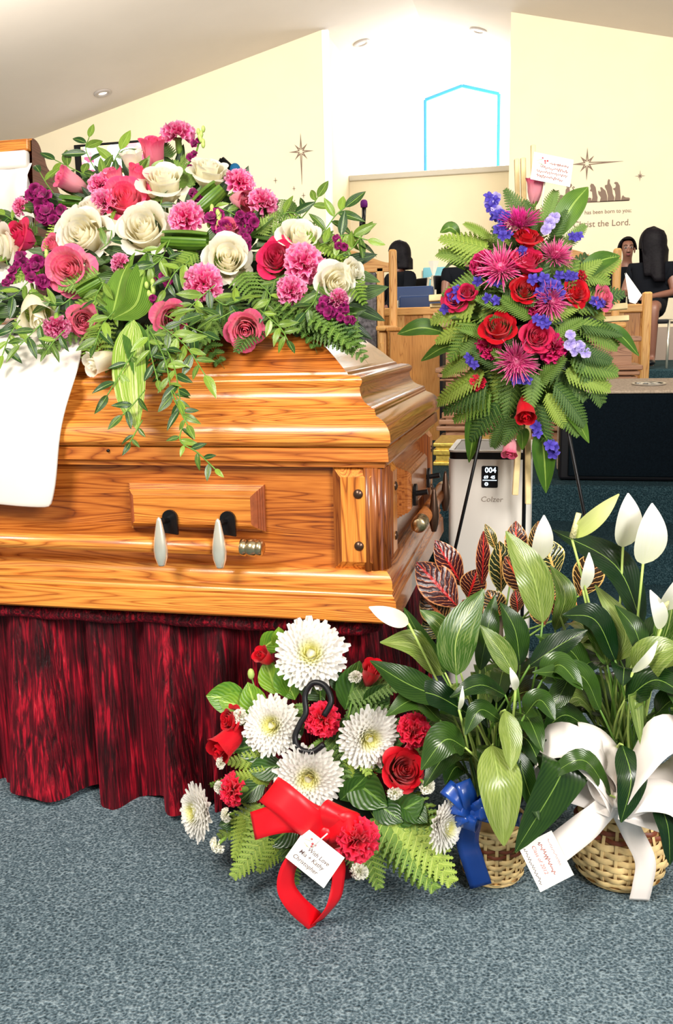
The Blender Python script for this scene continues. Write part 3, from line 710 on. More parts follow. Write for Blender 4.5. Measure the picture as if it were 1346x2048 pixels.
def floret_mesh(mat, layers=1, pointy=False):
    m = MB()
    for L in range(layers):
        for k in range(5):
            th = k*2*PI/5+L*.6; rows = []; uvs = []
            for j, v in enumerate((0, .4, .75, 1.0)):
                w = (.10, .30, .34, .16)[j]*(1 if not pointy else (.7, .8, .55, .1)[j]); r = .04+.46*v*(1-.3*L); z = .05+.22*L*v+.12*v*(1-v)-.10*v*v*(1-L)
                rows.append([(r*math.cos(th)-u*w*math.sin(th)*.8, r*math.sin(th)+u*w*math.cos(th)*.8, z+(.06*abs(u))+(.05*math.sin(7*u+k) if v > .7 else 0)) for u in (-1, -.5, 0, .5, 1)]); uvs.append([(u, v) for u in (0, .25, .5, .75, 1)])
            m.grid(rows, uvs=uvs)
    m.tube([(0, 0, .05), (0, 0, -.35)], [.05, .03], 6)
    return m.mesh('blossom', mat)
FLS = floret_mesh(STOCK, 2); FLD = floret_mesh(BLUED, 1, True); FLL = floret_mesh(LAVEN, 1)
def spike(parent, pts, mat, mesh, d, n, name='flower_spike', spread=.5, nrm=None, stem=STEMG, face=.6):
    """pts: world polyline of the stem, blossoms as sub-parts along it"""
    c = catmull(pts, 5) if len(pts) > 2 else [pts[0].lerp(pts[1], t/8) for t in range(9)]
    st = MB().tube(c, .0022, 5).build(name, stem, parent)
    for k in range(n):
        q = c[int(k/(max(1, n-1))*(len(c)-1)*.999)]
        out = (facing(rnd.uniform(-1, 1), rnd.uniform(-1, 1))+facing()*face).normalized()
        off = CR*rnd.uniform(-1, 1)*d*spread+CU*rnd.uniform(-1, 1)*d*spread
        inst('blossom', mesh, st, frame(q+off+facing()*d*.15, out, rnd.uniform(0, 6), d*rnd.uniform(.8, 1.15)), mat)
    return st
def leaf_mesh(w, mat, name, droop=.12, fold=.18, nl=8, pos=.42, wave=0.0):
    m = MB(); rows = []; uvs = []
    for j in range(nl+1):
        v = j/nl; hw = w/2*max(.0, (math.sin(PI*v**(math.log(.5)/math.log(pos)))))**.85
        if j in (0, nl): hw = .004
        rows.append([(u*hw, v, -droop*v*v+fold*abs(u)*hw+wave*math.sin(v*14+u*2)*abs(u)) for u in (-1, -.5, 0, .5, 1)]); uvs.append([(u, v) for u in (0, .25, .5, .75, 1)])
    m.grid(rows, uvs=uvs); return m.mesh(name, mat)
RL = [leaf_mesh(.36, RUSC, 'ruscus_leaf', d, .25) for d in (.02, .15, .30)]
SL_ = leaf_mesh(.72, SALAL, 'round_leaf', .12, .2, pos=.5)
AL_ = leaf_mesh(.27, ASPI, 'blade_leaf', .10, .3, 12)
def fern_mesh(mat, name, npair=15, droop=.15, tooth=5, wide=.34, prof=0):
    m = MB(); pts = [(0, t, -droop*t*t) for t in [k/10 for k in range(11)]]
    m.tube(pts, [.007*(1-.7*k/10) for k in range(11)], 5)
    for k in range(npair):
        t = .12+.86*k/npair; L = wide*((1-t)**.75 if prof == 0 else math.sin(PI*(.18+.80*t))**.8*.8)+.02
        sp = .86/npair
        for sg in (-1, 1):
            a = R(62-18*t); dx, dy = sg*math.sin(a), math.cos(a)
            z = -droop*t*t; px_, py_ = -dy*sg, dx*sg
            prev = None
            rows = []; uvs = []
            for j in range(tooth*2+1):
                q = j/(tooth*2); w = sp*.80*(1-q)**.55*(1.0 if j % 2 else .45)+.0012
                bx, by = dx*L*q, t+dy*L*q; zz = z-.14*L*q*q
                rows.append([(bx+px_*w, by+py_*w, zz+.004), (bx, by, zz-.003), (bx-px_*w, by-py_*w, zz+.004)]); uvs.append([(0, q), (.5, q), (1, q)])
            m.grid(rows, uvs=uvs)
    return m.mesh(name, mat)
FN = [fern_mesh(FERN, 'fern_frond', 11, .10, 6, .40), fern_mesh(FERN, 'fern_frond', 10, .30, 6, .38), fern_mesh(FERN, 'fern_frond', 15, .2, 5, .30, 1)]
def leaf_path(parent, pts, w, mat, normal, name='leaf', n=14, fold=.22, wave=.0, pos=.40, tip=1.0, stemr=0):
    """leaf blade swept along world points"""
    c = catmull(pts, max(3, n//(len(pts)-1))); nn = len(c)-1; m = MB(); rows = []; uvs = []
    for j, p in enumerate(c):
        v = j/nn; t = (c[min(j+1, nn)]-c[max(j-1, 0)]).normalized(); x = t.cross(normal)
        x = x.normalized() if x.length > 1e-4 else t.orthogonal().normalized(); z = x.cross(t)
        hw = w/2*max(0, math.sin(PI*v**(math.log(.5)/math.log(pos))))**.8
        if j in (0, nn): hw = .0012
        rows.append([p+x*u*hw+z*(fold*abs(u)*hw+wave*w*math.sin(v*11+u*1.7)*abs(u)) for u in (-1, -.55, 0, .55, 1)]); uvs.append([(u, v) for u in (0, .225, .5, .775, 1)])
    m.grid(rows, uvs=uvs); return m.build(name, mat, parent)
def sprig(parent, pts, nleaf, ll, mat=None, r=.0013, name='ruscus_sprig', spread=1.0):
    c = catmull(pts, 6) if len(pts) > 2 else [pts[0].lerp(pts[1], t/8) for t in range(9)]
    st = MB().tube(c, r, 5).build(name, STEMG, parent)
    for k in range(nleaf):
        f = (k+1)/nleaf; i = min(len(c)-1, max(1, int(f*(len(c)-1)))); q = c[i]; t = (c[i]-c[i-1]).normalized()
        side = t.cross(facing()); side = side.normalized() if side.length > 1e-3 else CR
        sg = 1 if k % 2 else -1
        dr = (t*.55+side*sg*rnd.uniform(.5, 1.1)*spread+facing()*rnd.uniform(-.25, .35)+V((0, 0, -rnd.uniform(0, .3)))).normalized() if k < nleaf-1 else t
        nn = (facing(rnd.uniform(-.7, .7), rnd.uniform(-.2, .9))).normalized()
        inst('leaf', rnd.choice(RL), st, along(q, q+dr, nn, ll*rnd.uniform(.75, 1.2)), mat)
    return st
def frond(parent, a, b, mat=None, kind=None, normal=None, s=1.0):
    me = FN[rnd.randrange(2) if kind is None else kind]; L = (b-a).length
    return inst('fern_frond', me, parent, along(a, b, normal or facing(rnd.uniform(-.5, .5), rnd.uniform(-.2, .6)), L*s), mat)
def ribbon(parent, pts, w, wdir, mat, name='ribbon', n=7, thick=.0008):
    c = catmull(pts, n); m = MB(); rows = []
    for j, p in enumerate(c):
        t = (c[min(j+1, len(c)-1)]-c[max(j-1, 0)]).normalized()
        d = wdir(j/(len(c)-1)) if callable(wdir) else V(wdir); d = (d-t*d.dot(t)).normalized()
        rows.append([p+d*w*u for u in (-.5, -.25, 0, .25, .5)])
    m.grid(rows); o = m.build(name, mat, parent); sm = o.modifiers.new('thick', 'SOLIDIFY'); sm.thickness = thick; return o
def text(parent, s, size, M, mat, name='lettering', ext=.0003, align='LEFT', shear=0, xs=1.0, off=0):
    cu = bpy.data.curves.new(name, 'FONT'); cu.body = s; cu.size = size; cu.extrude = ext; cu.align_x = align; cu.shear = shear; cu.resolution_u = 3; cu.offset = off
    to = bpy.data.objects.new(name, cu); col.objects.link(to); dg = bpy.context.evaluated_depsgraph_get(); dg.update()
    me = bpy.data.meshes.new_from_object(to.evaluated_get(dg)); bpy.data.objects.remove(to); bpy.data.curves.remove(cu)
    me.name = name; me.materials.clear(); me.materials.append(mat)
    o = bpy.data.objects.new(name, me); col.objects.link(o); place(o, parent, M @ Matrix.Diagonal((xs, 1, 1, 1))); return o
def card(parent, c, w, h, right, n, lines, mat_ink, holly=True, pick=None, lsize=.16):
    """gift card: local x = right, local z = n"""
    z = n.normalized(); x = (right-z*right.dot(z)).normalized(); y = z.cross(x)
    M = Matrix(((x.x, y.x, z.x, c.x), (x.y, y.y, z.y, c.y), (x.z, y.z, z.z, c.z), (0, 0, 0, 1)))
    cd_ = MB().box((-w/2, -h/2, -.0004), (w/2, h/2, .0004)).build('gift_card', PAPER, parent, M, smooth=False)
    for s, lx, ly, sz, ink in lines:
        if not isinstance(s, str):          # illegible handwriting: a wavering pen line s card-widths long
            rr = random.Random(int(ly*100)); k = 44; P_ = [M @ V((lx*w+s*w*i/k, ly*h+sz*h*.28*(math.sin(i*1.9)+.7*math.sin(i*.83+rr.random()*6))*(0 if i % 9 == 8 else 1), .0007)) for i in range(k+1)]
            MB().tube(P_, sz*h*.075, 4).build('handwriting', ink, cd_); continue
        text(cd_, s, sz*h, M @ Matrix.Translation((lx*w, ly*h, .0006)), ink, 'handwriting', .0001, shear=.25, off=sz*h*.012)
    if holly:
        m = MB()
        for bx, by, r in ((-.27, .34, .03), (-.20, .25, .035), (-.14, .27, .035), (-.19, .18, .03)): m.lathe([(.0005, .0003), (r*h, .0002), (r*h, 0)], 10, Matrix.Translation((bx*w, by*h, .0006)), caps=False)
        m.build('berry_print', REDINK, cd_, M)
        m = MB()
        for bx, by, L, a in ((-.40, .22, .2, .3), (-.36, .14, .16, -.2), (-.30, .10, .13, .1)): m.box((0, -.006*h, 0), (L*h, .006*h, .0003), Matrix.Translation((bx*w, by*h, .0006)) @ Matrix.Rotation(a, 4, 'Z'))
        m.build('twig_print', plain('twig_ink', (.30,.30,.12), .7), cd_, M, smooth=False)
    if pick:
        MB().tube(pick, .0012, 6).build('card_pick', plain('clear_pick', (.75,.78,.75), .1), cd_)
    return cd_

# ------------------------------------------------------------------ casket spray
def ys(py): return 1.68+(700-py)*.0009
def sp(px, py, dy=0.0): return at(px, py, ys(py)+dy)
spray = thing('casket_spray', (-.82, 1.95, 1.05), 'large casket spray of white and pink roses, pink carnations, purple stock and trailing greenery', 'floral spray')
m = MB(); m.ball((-.80, 1.99, 1.10), (.37, .13, .10), 24, 12); m.ball((-.80, 1.90, 1.06), (.36, .14, .055), 24, 12); m.build('foam_holder', FOAM, spray)
roses = [  # px, py, diameter px, material, facing right, facing up, kind
 (290,460,104,WROSE,-.05,.25,'open'), (168,472,104,WROSE,-.2,.1,'open'), (186,425,76,WROSE,-.1,1.0,'open'), (330,368,92,WROSE,.1,.8,'open'), (268,332,56,WROSE,-.2,1.6,'bud'), (456,520,90,WROSE,.15,.15,'open'),
 (418,345,76,WROSE,.3,1.1,'open'), (603,478,84,WROSE,.2,.6,'open'), (672,570,80,WROSE,.35,.0,'open'), (72,618,92,WROSE,.5,-1.2,'bud'), (208,722,66,WROSE,-1.2,-.6,'bud'), (8,495,74,WROSE,-.9,-.2,'open'), (705,545,52,WROSE,1.2,.1,'open'),
 (252,400,88,PROSE,.1,.3,'open'), (140,540,88,LPROSE,-.05,-.05,'open'), (40,475,64,HROSE,-.9,.2,'open'), (146,366,60,LPROSE,-1.3,.5,'bud'), (308,312,66,PROSE,.0,1.5,'bud'), (345,638,72,LPROSE,.3,-.4,'open'), (490,658,70,LPROSE,.1,-.5,'open'),
 (107,490,46,LPROSE,-.4,.3,'open'), (165,640,56,LPROSE,.5,-.5,'open'), (482,400,58,LPROSE,.9,-.6,'bud'), (456,455,46,LPROSE,.3,.5,'open'), (556,518,76,HROSE,-.2,.2,'open'), (275,362,56,PROSE,.5,1.3,'bud'), (232,362,50,LPROSE,-.3,1.2,'bud')]
for (px, py, d, mt, a, b, k) in roses:
    p = sp(px, py); rose(spray, p, d*pxs(p)*(1.08 if k == 'open' else 1.25), mt, facing(a, b), k)
for (px, py, d, a, b) in [(355,262,62,.0,1.6), (370,435,68,-.1,.1), (407,567,74,.05,-.05), (608,525,78,.1,.1), (583,581,58,.05,-.1), (482,362,58,.6,.6), (530,402,58,.7,.5), (205,402,56,-.3,.3), (200,365,50,-.2,.8), (38,412,36,-1,.3), (113,657,52,.3,-1.6), (238,527,40,-.6,-.1), (680,600,40,.7,-.3)]:
    p = sp(px, py, -.02); carnation(spray, p, d*pxs(p)*1.06, PCARN, facing(a, b))
for pts, n, d in [(((75,375),(95,405),(115,445)),10,30), (((80,430),(115,450)),6,28), (((45,510),(70,545),(85,560)),9,28), (((430,445),(445,480)),7,30), (((480,440),(520,450)),8,24), (((300,545),(335,570)),5,20), (((640,600),(665,640)),8,24), (((680,615),(700,650)),6,18), (((375,330),(392,305),(400,275)),6,16), (((500,490),(490,450)),5,20), (((20,560),(45,530)),4,20), (((690,500),(665,480)),4,18), (((310,600),(320,620)),3,18), (((395,405),(390,380)),5,18), (((665,620),(700,630)),4,16)]:
    P = [sp(x, y, -.005) for x, y in pts]; spike(spray, P, STOCK, FLS, d*pxs(P[0]), n, 'stock_spike')
for x, y in ((402,272), (440,440), (425,430), (300,580), (100,520)):      # pale stock bud tips
    p = sp(x, y, -.02); m = MB()
    for k in range(7): m.ball(p+CR*rnd.uniform(-.008, .008)+CU*(k*.006-.02), (.005, .005, .008), 6, 5)
    m.build('bud_cluster', PALESTEM, spray)
# folded and hanging blade leaves
U = CU; Rr = CR; T = facing()
def blade(pxs_, w, mat, nrm=None, dy=-.02, **k):
    P = [sp(x, y, (dy if len(q) < 1 else dy+q[0])) for x, y, *q in pxs_]
    return leaf_path(spray, P, w*pxs(P[0]), mat, nrm or facing(), **k)
blade(((270,505),(245,550),(232,600),(222,640)), 66, ASPI, facing(-.4,.3), fold=.1, pos=.6)
blade(((300,500),(285,560),(270,610),(225,638,-.03)), 60, ASPI, facing(.5,-.2), fold=.1, pos=.5, dy=-.03)
blade(((268,640),(258,700),(262,790),(275,860)), 66, ASPIS, facing(0,.1), fold=.08, pos=.45, dy=-.07)
blade(((262,640),(275,700),(280,770)), 50, ASPI, facing(.2,.1), fold=.12, dy=-.065)
for (x0, y0, x1, y1, rad, w) in ((395,415,440,375,22,46), (325,478,415,482,20,44), (155,585,200,560,14,26), (165,405,120,400,12,26)):
    a, b = sp(x0, y0, -.01), sp(x1, y1, -.01); ax = (b-a).normalized(); q = rad*pxs(a); m = MB(); rows = []
    e1 = ax.cross(facing()).normalized(); e2 = facing()
    for k in range(19):
        t = 2*PI*k/18*.93; rows.append([a+(b-a)*u+(e1*math.sin(t)+e2*math.cos(t))*q*(1-.15*(2*u-1)**2) for u in (0, .2, .4, .6, .8, 1)])
    m.grid(rows, uvs=[[(k/18, u) for u in (0, .2, .4, .6, .8, 1)] for k in range(19)]); m.build('rolled_leaf', ASPI, spray)
# trailing and upright ruscus
for pts, n, ll, dy in [
 (((225,375),(195,345),(172,300),(178,275)),8,44,.02), (((200,365),(150,340),(110,320)),6,44,.02), (((215,370),(225,330),(240,300)),5,44,.02), (((250,370),(225,360),(190,350)),5,40,-.01), (((110,390),(95,370),(80,345)),3,38,0),
 (((620,500),(650,460),(672,430),(690,415)),8,46,0), (((640,490),(690,470),(735,480)),7,42,0), (((655,520),(700,500),(725,470)),5,40,0), (((600,440),(625,410),(635,395)),4,36,.02),
 (((330,630),(370,650),(405,665)),8,44,-.06), (((320,650),(370,690),(410,750)),11,40,-.10), (((300,660),(330,720),(345,790),(375,850)),12,36,-.10), (((345,780),(370,830),(360,880),(395,905),(430,938)),13,27,-.10), (((270,700),(245,740),(215,790)),5,36,-.08), (((290,780),(265,810),(245,830)),4,34,-.10), (((285,840),(268,870),(260,885)),4,24,-.10), (((330,690),(350,740),(360,800)),8,36,-.10), (((295,650),(300,700),(315,760)),8,36,-.09),
 (((40,640),(20,670),(5,710)),6,40,-.03), (((60,560),(30,590),(5,600)),5,42,-.01), (((90,640),(60,670),(40,690)),5,36,-.05), (((130,660),(110,680),(95,700)),4,30,-.05), (((15,530),(5,490)),4,36,0), (((40,450),(10,430)),4,36,0),
 (((300,440),(320,410),(325,395)),4,38,-.01), (((270,500),(310,510),(350,520)),6,36,-.04), (((340,480),(320,520),(290,540)),6,40,-.04), (((380,520),(350,545),(330,580)),6,38,-.04), (((430,570),(395,600),(370,625)),6,40,-.03), (((420,590),(450,610),(480,600)),6,40,-.02), (((520,620),(560,655),(575,680)),7,32,-.05), (((470,620),(430,640),(400,640)),5,36,-.04), (((510,560),(540,590),(530,620)),6,34,-.02), (((200,500),(220,480),(225,440)),4,38,-.01), (((150,590),(120,610),(90,600)),6,36,-.03), (((210,560),(190,600),(200,640)),7,38,-.04), (((420,410),(450,420),(470,430)),5,32,0), (((560,430),(585,425),(610,440)),5,36,0), (((230,620),(205,650),(190,690)),7,36,-.05), (((640,560),(630,600),(610,625)),6,36,-.02), (((260,345),(285,350),(300,340)),5,34,0)]:
    P = [sp(x, y, dy) for x, y in pts]; sprig(spray, P, n, ll*pxs(P[0])*1.15)
# ferns
for x0, y0, x1, y1, mt in [(560,580,640,660,0),(590,590,700,665,0),(540,590,560,660,0),(600,560,715,680,0),(470,480,430,540,1),(400,500,330,540,1),(520,540,620,600,0),(480,590,400,680,0),(440,600,500,660,0),(360,600,420,700,0),(540,470,600,430,1),(560,470,660,450,1),(640,520,720,560,1),(620,480,690,510,1),(510,470,560,420,1),(390,380,330,300,0),(345,320,320,270,0),(430,400,450,360,1),(360,330,385,300,1),(230,590,130,600,1),(220,560,110,570,1),(180,620,60,700,0),(120,600,20,640,1),(190,640,200,720,1),(210,650,160,700,1),(170,430,230,420,1),(150,440,90,500,1),(100,520,20,560,1),(80,470,20,440,0),(330,660,300,740,0),(290,650,350,720,0),(520,640,470,700,0),(630,640,690,690,0),(660,630,715,700,0),(560,620,650,650,0),(480,540,520,600,0),(440,520,380,540,0),(590,400,560,440,0),(690,550,725,590,1),(650,500,720,470,1)]:
    frond(spray, sp(x0, y0, .02), sp(x1, y1, -.015), FERNL if mt else FERN)
# dark backing leaves that fill the mass
def top_edge(x): 
    T_ = ((0, 430), (60, 400), (150, 370), (230, 345), (350, 325), (450, 360), (560, 420), (640, 470), (720, 520))
    for (x0, y0), (x1, y1) in zip(T_, T_[1:]):
        if x0 <= x <= x1: return y0+(y1-y0)*(x-x0)/(x1-x0)
    return 500
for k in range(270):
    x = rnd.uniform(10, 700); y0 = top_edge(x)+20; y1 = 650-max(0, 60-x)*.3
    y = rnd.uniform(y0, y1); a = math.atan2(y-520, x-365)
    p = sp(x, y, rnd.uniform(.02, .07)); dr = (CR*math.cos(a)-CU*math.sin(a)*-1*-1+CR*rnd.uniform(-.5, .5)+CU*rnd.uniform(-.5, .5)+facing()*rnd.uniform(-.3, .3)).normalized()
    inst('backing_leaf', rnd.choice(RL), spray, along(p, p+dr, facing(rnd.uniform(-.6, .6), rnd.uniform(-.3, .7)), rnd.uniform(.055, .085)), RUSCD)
# ------------------------------------------------------------------ red and white arrangement on the floor
def ya(py): return 1.345+(1780-py)*.00036
def ap(px, py, dy=0.0): return at(px, py, ya(py)+dy)
arr = thing('floor_arrangement', at_z(655, 1765, 0)+V((0, .05, 0)), 'red and white floor arrangement of chrysanthemums, roses and carnations with a red bow', 'floral arrangement')
ac = at_z(655, 1768, 0)+V((0, .065, 0))
MB().lathe([(.050, .002), (.060, .004), (.072, .06), (.078, .075), (.070, .076), (.066, .06)], 28, Matrix.Translation(ac)).build('bowl', POT, arr)
MB().ball(ac+V((0, 0, .115)), (.085, .07, .085), 18, 10).build('foam_holder', FOAM, arr)
for px, py, d, a, b in [(622,1310,138,.0,.35), (548,1450,116,-.3,.2), (735,1472,122,.25,-.1), (618,1552,130,-.05,.0), (404,1622,108,-1.35,.1), (882,1650,100,1.1,-.1)]:
    p = ap(px, py); inst('chrysanthemum', MUM, arr, frame(p, facing(a, b), rnd.uniform(0, 6), d*pxs(p)))
for px, py, d, a, b, k in [(460,1480,84,-.9,-.7,'bud'), (462,1440,56,-1.2,.4,'open'), (741,1350,62,.3,1.2,'bud'), (806,1540,86,.3,.4,'open'), (531,1316,48,-.8,.8,'bud')]:
    p = ap(px, py); rose(arr, p, d*pxs(p)*(1.15 if k == 'bud' else 1), RROSE, facing(a, b), k)
for px, py, d, a, b in [(643,1440,70,-.1,.1), (830,1462,70,.5,.3), (461,1580,66,-1.6,.2), (717,1682,88,.35,.0)]:
    p = ap(px, py, -.075 if px == 717 else -.01); carnation(arr, p, d*pxs(p), RCARN, facing(a, b))
for px, py, d, a, b in [(479,1432,32,-.6,.3), (711,1352,28,-.2,1.6), (437,1575,26,-1.2,.2), (450,1630,28,-1.6,0), (432,1692,34,-1.2,-.8), (790,1588,32,.1,-.9), (856,1574,34,.6,-.4), (719,1745,36,.1,-.3), (440,1527,24,-1.5,0), (905,1600,24,.8,.1)]:
    p = ap(px, py, -.01); carnation(arr, p, d*pxs(p), WBUD, facing(a, b))
p = ap(502, 1348); MB().ball(p, (.007, .007, .011), 8, 6).build('flower_bud', PALESTEM, arr)
for pts in (((502,1352),(520,1400),(560,1450)), ((711,1370),(700,1420),(690,1470)), ((741,1375),(725,1400),(712,1450)), ((640,1380),(645,1500),(650,1620))):
    MB().tube(catmull([ap(x, y, .015) for x, y in pts], 5), .0018, 6).build('flower_stem', STEMG, arr)
for x0, y0, x1, y1, dk in [(555,1390,530,1325,0), (520,1300,560,1270,0), (560,1300,558,1258,0), (575,1400,590,1340,0), (505,1420,440,1400,0), (520,1440,495,1370,0), (500,1400,415,1392,0), (690,1545,765,1610,1), (730,1420,775,1375,1), (745,1600,800,1640,1), (590,1400,560,1330,0), (530,1560,480,1600,1), (570,1530,500,1540,1), (700,1380,660,1350,1), (660,1500,690,1440,1), (770,1500,800,1440,1), (600,1480,570,1420,1), (680,1600,730,1560,1), (480,1640,440,1650,1), (800,1600,850,1640,1), (690,1420,720,1330,1), (560,1480,470,1500,1), (650,1400,600,1350,1), (740,1540,790,1500,1), (600,1640,540,1690,1), (770,1640,840,1600,1)]:
    a, b = ap(x0, y0, .02), ap(x1, y1, 0); inst('leaf', SL_, arr, along(a, b, facing(rnd.uniform(-.4, .4), rnd.uniform(0, .6)), (b-a).length*1.05), SALALD if dk else SALAL)
for x0, y0, x1, y1, l in [(560,1520,450,1530,1), (550,1560,455,1560,1), (680,1440,790,1410,0), (660,1460,700,1560,0), (690,1570,770,1480,1), (640,1470,650,1560,0), (700,1450,740,1550,1), (560,1640,460,1760,1), (540,1610,430,1680,1), (580,1660,520,1750,1), (500,1620,470,1720,1), (740,1620,830,1780,1), (760,1610,880,1780,1), (780,1600,910,1770,1), (720,1640,760,1780,1), (770,1580,900,1690,1), (700,1660,720,1760,0), (620,1400,560,1480,0), (520,1500,430,1480,0), (680,1380,800,1370,0), (800,1480,850,1420,0), (570,1680,600,1760,0), (500,1560,420,1580,0)]:
    frond(arr, ap(x0, y0, .02), ap(x1, y1, -.01), FERNL if l else FERN)
# wrought scroll
MB().tube(catmull([ap(x, y, -.024) for x, y in ((648,1432),(662,1402),(650,1372),(626,1366),(610,1390),(612,1425),(600,1448),(590,1475),(600,1498),(625,1503),(648,1488))], 6), .0056, 8).build('scroll_stand', BLACKP, arr)
# red bow
bk = at(650, 1665, 1.315)
def bp(px, py, Y): return at(px, py, Y)
ribbon(arr, [bk, bp(612,1640,1.285), bp(570,1602,1.285), bp(538,1578,1.315), bp(560,1590,1.35), bp(610,1630,1.345), bk+V((0, .02, 0))], .050, CU*.75+CR*.6, REDSAT, 'bow_loop')
ribbon(arr, [bk, bp(600,1640,1.295), bp(548,1640,1.288), bp(505,1652,1.305)], .046, CU*.9+CR*.15, REDSAT, 'bow_tail')
ribbon(arr, [bk, bp(662,1632,1.30), bp(680,1615,1.318), bp(690,1618,1.345), bp(676,1650,1.35), bk+V((0, .02, 0))], .046, CR*.8-CU*.35, REDSAT, 'bow_loop')
ribbon(arr, [bk, bp(690,1650,1.30), bp(720,1655,1.32), bp(715,1680,1.345), bk+V((0, .02, 0))], .040, CU*.9-CR*.2, REDSAT, 'bow_loop')
tip = at_z(634, 1846, .003)
ribbon(arr, [bk, bp(612,1692,1.29), bp(580,1730,1.275), bp(572,1772,1.275), bp(592,1808,1.288), tip], .034, lambda t: -CR*.85+CU*.25*t-CF*(.5+.3*t), REDSAT, 'bow_loop')
ribbon(arr, [tip, bp(664,1810,1.32), bp(676,1768,1.332), bp(676,1725,1.335), bk+V((0, .02, 0))], .032, lambda t: CR*.75+CU*.1+CF*.75, REDSAT, 'bow_loop')
MB().ball(bk, (.014, .010, .014), 12, 8).build('bow_knot', REDSAT, arr)
cn = facing(0, .35); cr = (CR*math.cos(R(-38))+CU*math.sin(R(-38)))
card(arr, at(630, 1715, 1.272), 96*pxs(at(630,1715,1.272)), 70*pxs(at(630,1715,1.272)), cr, cn, [('With Love', -.22, .02, .17, INK), ('Mia + Kathy', -.34, -.16, .17, INK), ('Christopher', -.40, -.36, .17, INK)], INK, pick=[at(655,1667,1.268), at(640,1680,1.268), at(620,1700,1.28)])

# ------------------------------------------------------------------ baskets with peace lilies
def basket(parent, c, prof, rows_n, stakes, dark):
    """prof: list of (radius, z)"""
    H0, H1 = prof[0][1], prof[-1][1]
    def rad(z):
        for (r0, z0), (r1, z1) in zip(prof, prof[1:]):
            if z0 <= z <= z1: t = (z-z0)/(z1-z0); return r0+(r1-r0)*t
        return prof[-1][0]
    body = MB().lathe([(r-.004, z+(.001 if k == 0 else 0)) for k, (r, z) in enumerate(prof)], 40, Matrix.Translation(c)).build('basket', WICKI, parent)
    hh = (H1-H0)/rows_n
    for j in range(rows_n):
        zc = H0+hh*(j+.5); m = MB(); n = stakes*4; rows = []
        band = j in dark
        for dz, dr in ((-.47, -.0006), (-.2, .0008), (.2, .0008), (.47, -.0006)):
            z = zc+dz*hh*(.98 if not band else .7); row = []
            for i in range(n):
                a = 2*PI*i/n; wv = math.cos(a*stakes/2+(PI if j % 2 else 0))
                r = rad(z)+dr+.0024*max(-.6, min(.6, wv))/.6
                row.append(c+V((r*math.cos(a), r*math.sin(a), z)))
            rows.append(row)
        m.grid(rows, closed=True); m.build('weaver', WICKD if band else WICK, body)
    for i in range(stakes):
        a = 2*PI*i/stakes; pts = [c+V((rad(z)*math.cos(a), rad(z)*math.sin(a), z)) for z in [H0+(H1-H0)*k/6 for k in range(7)]]
        ribbon(body, pts, .006, V((-math.sin(a), math.cos(a), 0)), WICK, 'stake', 2, .0012)
    for z in (H0+.003, H1):
        m = MB(); r = rad(z)+.001
        m.tube([c+V((r*math.cos(2*PI*i/32), r*math.sin(2*PI*i/32), z)) for i in range(33)], .0032, 6, caps=False); m.build('rim', WICK, body)
    MB().lathe([(.001, H1-.012), (rad(H1)-.005, H1-.013)], 24, Matrix.Translation(c), caps=False).build('soil', SOIL, parent)
    return body
def lily_leaf(parent, root, base, mid, tip, w, mat, normal=None, wave=.03, fold=.2, pos=.42):
    nrm = normal or facing(rnd.uniform(-.5, .5), rnd.uniform(.2, .9))
    lf = leaf_path(parent, [base, mid, tip], w*.88, mat, nrm, 'leaf', 16, fold, wave, pos)
    t = (mid-base).normalized(); ctl = base-t*.6*(base-root).length*.6
    MB().tube(bez(root, ctl.lerp((root+base)/2+V((0, 0, .02)), .5), base, 7), [.0028, .0027, .0026, .0024, .0022, .002, .0018], 6).build('petiole', PALESTEM if rnd.random() < .4 else STEMG, lf)
    return lf
def spathe(parent, root, base, tip, w, mat=None, nrm=None, spad=False, bow=.01):
    mid = base.lerp(tip, .5)+facing()*bow
    s = leaf_path(parent, [base, mid, tip], w, mat or SPATHE, nrm or facing(rnd.uniform(-.2, .2), .2), 'spathe', 14, .35, .0, .40)
    MB().tube(bez(root, root.lerp(base, .5)+V((0, 0, .03)), base, 8), .0022, 6).build('flower_stem', PALESTEM, s)
    if spad is not False:
        q = base+facing()*.006; MB().tube([q, q+(tip-base).normalized()*.3*(tip-base).length+spad*.2*(tip-base).length], [.0055, .0045], 8).build('spadix', SPADIX, s)
    return s
cA = at_z(981, 1786, 0)+V((0, .062, 0)); cB = at_z(1243, 1802, 0)+V((0, .088, 0))
lilyA = thing('peace_lily', cA, 'peace lily in a small wicker basket tied with a blue bow', 'potted plant', 'peace lilies in baskets')
lilyB = thing('peace_lily', cB, 'tall peace lily in a larger wicker basket with an ivory satin bow', 'potted plant', 'peace lilies in baskets')
basket(lilyA, cA, [(.046, .003), (.056, .012), (.061, .05), (.060, .085), (.060, .115)], 11, 18, (6, 7))
basket(lilyB, cB, [(.062, .003), (.078, .014), (.088, .05), (.086, .09), (.072, .14), (.060, .175)], 14, 22, (8, 9))
rA = cA+V((0, 0, .10)); rB = cB+V((0, 0, .16))
def jit(r, s=.03): return r+V((rnd.uniform(-s, s), rnd.uniform(-s, s), 0))
def LL(parent, r, Y, pts, w, var=0, nrm=None, dY=(0, 0, 0), **k):
    P = [at(x, y, Y+d) for (x, y), d in zip(pts, dY)]
    return lily_leaf(parent, jit(r), P[0], P[1], P[2], w*pxs(P[0]), LILYV if var else LILY, nrm, **k)
